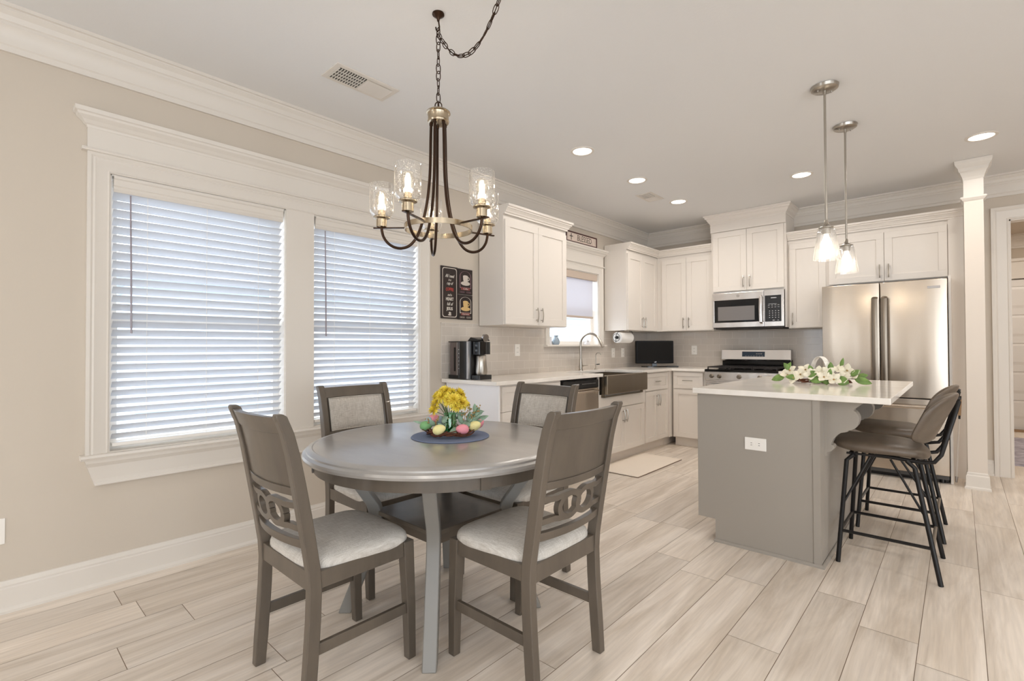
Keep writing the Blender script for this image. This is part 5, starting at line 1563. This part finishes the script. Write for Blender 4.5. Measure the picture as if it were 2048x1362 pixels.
for k, (x, t, z) in enumerate(FLW):
    tip = cam_up(x * .95 - .004, z + .016, t)
    f = thing('chrysanthemum', 'yellow chrysanthemum standing in the green glass vase', 'flower', (VX, VY, vz), 0, 'yellow chrysanthemums in the vase')
    mb = MB(); mb.tube([(tip.x * .08, tip.y * .08, .012), (tip.x * .25, tip.y * .25, .09), (tip.x * .9, tip.y * .9, tip.z - .01)], .0016, 5); mb.build('stem', M['stem'], f, smooth=True)
    mb = MB(); ax = Vector((tip.x, tip.y, .05)).normalized(); rq = Vector((0, 0, 1)).rotation_difference(ax).to_matrix()
    for ring, (ncount, el, L) in enumerate(((18, -.25, .032), (18, .15, .031), (15, .5, .028), (11, .9, .023), (7, 1.25, .017))):
        for i in range(ncount):
            a = 2 * pi * i / ncount + ring * .3 + rnd.uniform(-.1, .1); e_ = el + rnd.uniform(-.12, .12)
            d = rq @ Vector((cos(a) * cos(e_), sin(a) * cos(e_), sin(e_))); nr = rq @ Vector((-cos(a) * sin(e_), -sin(a) * sin(e_), cos(e_)))
            leaf_mb(mb, Vector(tip) + d * .003, d, L * rnd.uniform(.85, 1.1), .0046, nr, fold=.3, curl=-.15 if ring else .25)
    mb.build('bloom', M['yellow'], f, smooth=True)

# ------------------------------------------------------------------ island floral wreath + basket handle
FX, FY = 2.49, -2.33; ZI = .932
fw = thing('floral_wreath', 'long twig arrangement of cream dogwood flowers and green leaves on the island', 'floral arrangement', (FX, FY, ZI))
vI = Vector((3.2073 - FX, -6.3053 - FY, 0)).normalized(); rI = Vector((-vI.y, vI.x, 0))
QI = lambda x, z, t=0: (rI * x + vI * t + Vector((0, 0, z)))
mb = MB(); rnd = random.Random(11)
for i in range(40):
    a0 = rnd.random() * 2 * pi; span = rnd.uniform(.5, 1.3); ph = rnd.random() * 6; rr = rnd.uniform(.002, .016); pts = []
    for j in range(8):
        t = j / 7; a = a0 + span * t; ra = .15 + rr * cos(ph + 4 * t); q = QI(1.15 * ra * cos(a), .018 + .8 * rr * sin(ph + 4 * t), .8 * ra * sin(a)); q.z = max(q.z, .003); pts.append(q)
    mb.tube(pts, .0026, 5)
mb.build('twig_ring', M['twig'], fw, smooth=True)
fl_ = [(-.20, .05, .02), (-.185, .085, .0), (-.12, .06, .06), (-.055, .06, .10), (.02, .05, .13), (.075, .035, .13), (.13, .045, .10), (.045, .075, .05), (.11, .095, -.02), (.19, .06, .02), (-.01, .075, .06), (-.16, .035, .08), (.155, .09, .0), (-.09, .09, -.02)]
for k, (x, z, t) in enumerate(fl_):
    c0 = QI(x, z, t); ax = QI(rnd.uniform(-.5, .5), rnd.uniform(.3, .9), rnd.uniform(.5, 1)).normalized()
    rq = Vector((0, 0, 1)).rotation_difference(ax).to_matrix() @ Matrix.Rotation(rnd.random() * 2, 3, 'Z'); mb = MB()
    for i in range(4):
        a = pi / 2 * i; d = rq @ Vector((cos(a), sin(a), .25)); nr = rq @ Vector((-cos(a) * .25, -sin(a) * .25, 1)); leaf_mb(mb, c0, d, .052, .021, nr, fold=.2, curl=-.1)
    fo = mb.build('flower', M['petal_white'], fw, smooth=True); sm = fo.modifiers.new('solid', 'SOLIDIFY'); sm.thickness = .0008
    mb = MB(); mb.lathe([(0, 0), (.006, .002), (.005, .008), (0, .010)], 8); ce = mb.build('flower_centre', M['berry'], fo, smooth=True, loc=tuple(c0)); ce.rotation_euler = Vector((0, 0, 1)).rotation_difference(ax).to_euler()
lv = [(-.215, .045, .03, -1, -.3, .09, .026), (-.19, .09, 0, -.5, .8, .06, .018), (-.20, .10, -.01, .4, .9, .05, .014), (-.13, .04, .08, -1, .1, .08, .022), (-.075, .045, .12, 1, -.08, .11, .038), (.03, .05, .13, .1, -.8, .05, .03), (.085, .04, .13, .95, -.3, .08, .034), (.19, .04, .06, 1, -.25, .10, .026), (.17, .06, .03, .7, .5, .07, .02),
      (.06, .08, .02, .0, 1, .07, .018), (.12, .11, -.04, .2, 1, .07, .012), (-.05, .08, .03, -.3, .9, .05, .016), (.05, .05, .12, .1, .9, .06, .014), (-.15, .05, .04, .6, .4, .06, .02), (.21, .05, .02, .9, .3, .06, .02), (-.02, .06, .1, -.7, .6, .05, .018)]
for (x, z, t, dx, dz, L, W) in lv: add_leaf(fw, tuple(QI(x, z, t)), tuple(QI(dx, dz, .12)), L, W, M['leaf_green'], nrm=tuple(QI(0, .45, .9)), curl=.1)
bk = thing('easter_basket', 'small basket with a printed ribbon handle nested in the island flowers', 'basket', (FX, FY, ZI))
mb = MB(); mb.lathe([(0, .004), (.055, .004), (.062, .05), (.064, .06), (.060, .06), (.052, .012), (0, .012)], 24, tuple(QI(-.0, 0, -.03))); mb.build('bowl', M['ribbon'], bk, smooth=True)
mb = MB(); pts = [QI(.052 * cos(t_), .05 + .135 * sin(t_), -.03 + .05 * cos(t_)) for t_ in [pi * i / 20 for i in range(21)]]
mb.tube(pts, .021, 8, flat=(1, .14), up=tuple((vI - rI).normalized())); mb.build('handle', M['ribbon'], bk, smooth=True)
for k, (x, z, t, m) in enumerate(((-.03, .072, .0, 'pale_egg'), (-.045, .09, .01, 'pale_egg'), (.035, .085, .0, 'pink_egg'), (.0, .07, .02, 'ribbon'))):
    o_ = egg(bk, tuple(QI(x, z, t)), M[m], (1 + k, .4 * k, 0), .014)

# ------------------------------------------------------------------ bar stools
def make_stool(label, loc):
    s_ = thing('bar_stool', label, 'stool', loc, 0, 'bar stools at the island overhang')
    # faces -x; back at +x
    mm = M['black_metal']
    for (fx_, tx_) in ((-.215, -.175), (.215, .115)):
        for sy in (-1, 1):
            mb = MB(); foot = (fx_, sy * .218, .0); top = (tx_, sy * .165, .575)
            mb.tube([foot, tuple(Vector(foot).lerp(Vector(top), .97)), (tx_ + (.03 if tx_ < 0 else -.03), sy * .16, .590)], .0115, 10); mb.build('leg', mm, s_, smooth=True)
            mb = MB(); a = Vector(foot).lerp(Vector(top), .55); mb.tube([a, (tx_ + (.10 if tx_ < 0 else -.10), sy * .13, .582)], .006, 8); mb.build('brace', mm, s_, smooth=True)
    zs_ = .172; f = zs_ / .575
    xa = -.215 + (.04) * f; xb = .215 - .10 * f; ya = .218 - .053 * f
    for nm, p, q in (('a', (xa, -ya), (xb, -ya)), ('b', (xa, ya), (xb, ya)), ('c', (xa, -ya), (xa, ya)), ('d', (xb, -ya), (xb, ya))):
        mb = MB(); mb.tube([(*p, zs_), (*q, zs_)], .0085, 8); mb.build('footrest', mm if nm != 'd' else mat('worn_footrest', (150, 140, 128), .4, .6), s_, smooth=True)
    mb = MB(); mb.box(-.18, .16, -.15, -.135, .588, .598); mb.box(-.18, .16, .135, .15, .588, .598); mb.box(-.17, -.15, -.15, .15, .588, .598); mb.box(.10, .12, -.15, .15, .588, .598)
    # rear bends carrying the back
    mb.build('seat_frame', mm, s_)
    for sy in (-1, 1):
        mb = MB(); mb.tube([(-.05, sy * .15, .603), (.15, sy * .16, .590), (.195, sy * .165, .600), (.222, sy * .165, .64), (.25, sy * .155, .75), (.278, sy * .13, .86), (.290, sy * .10, .91)], .010, 10); mb.build('back_tube', mm, s_, smooth=True)
    def so(f):
        q = []
        for i in range(48):
            a = 2 * pi * i / 48; ca, sa = cos(a), sin(a)
            x = math.copysign(abs(ca) ** .72, ca); y = math.copysign(abs(sa) ** .72, sa)
            q.append((x * f, y * f))
        return q
    def sp(x, y, z): return (-.045 + x * .222, y * (.212 - .022 * x), .612 + z + .012 * y * y - .016 * x * x * x + .012 * (x < 0) * x * x)
    mb = MB(); puff(mb, [[sp(x, y, z) for x, y in so(f)] for f, z in ((.90, -.012), (.965, -.006), (1.0, .006), (1.0, .018), (.97, .032), (.9, .043), (.75, .054), (.5, .062), (.25, .066))], sp(0, 0, -.012), sp(0, 0, .067))
    mb.build('seat', M['leather'], s_, smooth=True, angle=70, sub=1)
    def sb(f):
        q = []
        for i in range(48):
            a = 2 * pi * i / 48; ca, sa = cos(a), sin(a)
            y = math.copysign(abs(ca) ** (.42 if sa < 0 else .72), ca); z = math.copysign(abs(sa) ** (.42 if sa < 0 else .85), sa)
            q.append((y * f, z * f))
        return q
    def bp(y, z, d):
        zz = .800 + z * (.146 if z > 0 else .118); ww = .208 - .004 * z
        return (.165 + .115 * ((zz - .668) / .272) - .085 * y * y + d, y * ww, zz)
    mb = MB(); puff(mb, [[bp(y, z, d) for y, z in sb(f)] for f, d in ((.25, -.030), (.5, -.028), (.75, -.024), (.9, -.017), (.97, -.009), (1.0, .0), (1.0, .006), (.96, .014), (.88, .018))], bp(0, 0, -.031), bp(0, 0, .020))
    bo = mb.build('backrest', M['leather'], s_, smooth=True, angle=70, sub=1)
    mb = MB()
    for yy in (-.33, .33): mb.tube([bp(yy, -.88 + 1.76 * i / 12, -.0285 + .016 * abs(-1 + i / 6) ** 4) for i in range(13)], .0024, 5)
    mb.build('seam', mat('leather_seam', (78, 68, 58), .6), bo, smooth=True)
    return s_


st1 = make_stool('taupe padded bar stool with black legs at the near end of the island overhang', (2.912, -2.852, 0))
st2 = copy_tree(st1); st2['label'] = 'taupe padded bar stool with black legs, the farther one nearer the refrigerator'; st2.location = (2.912, -2.148, 0)
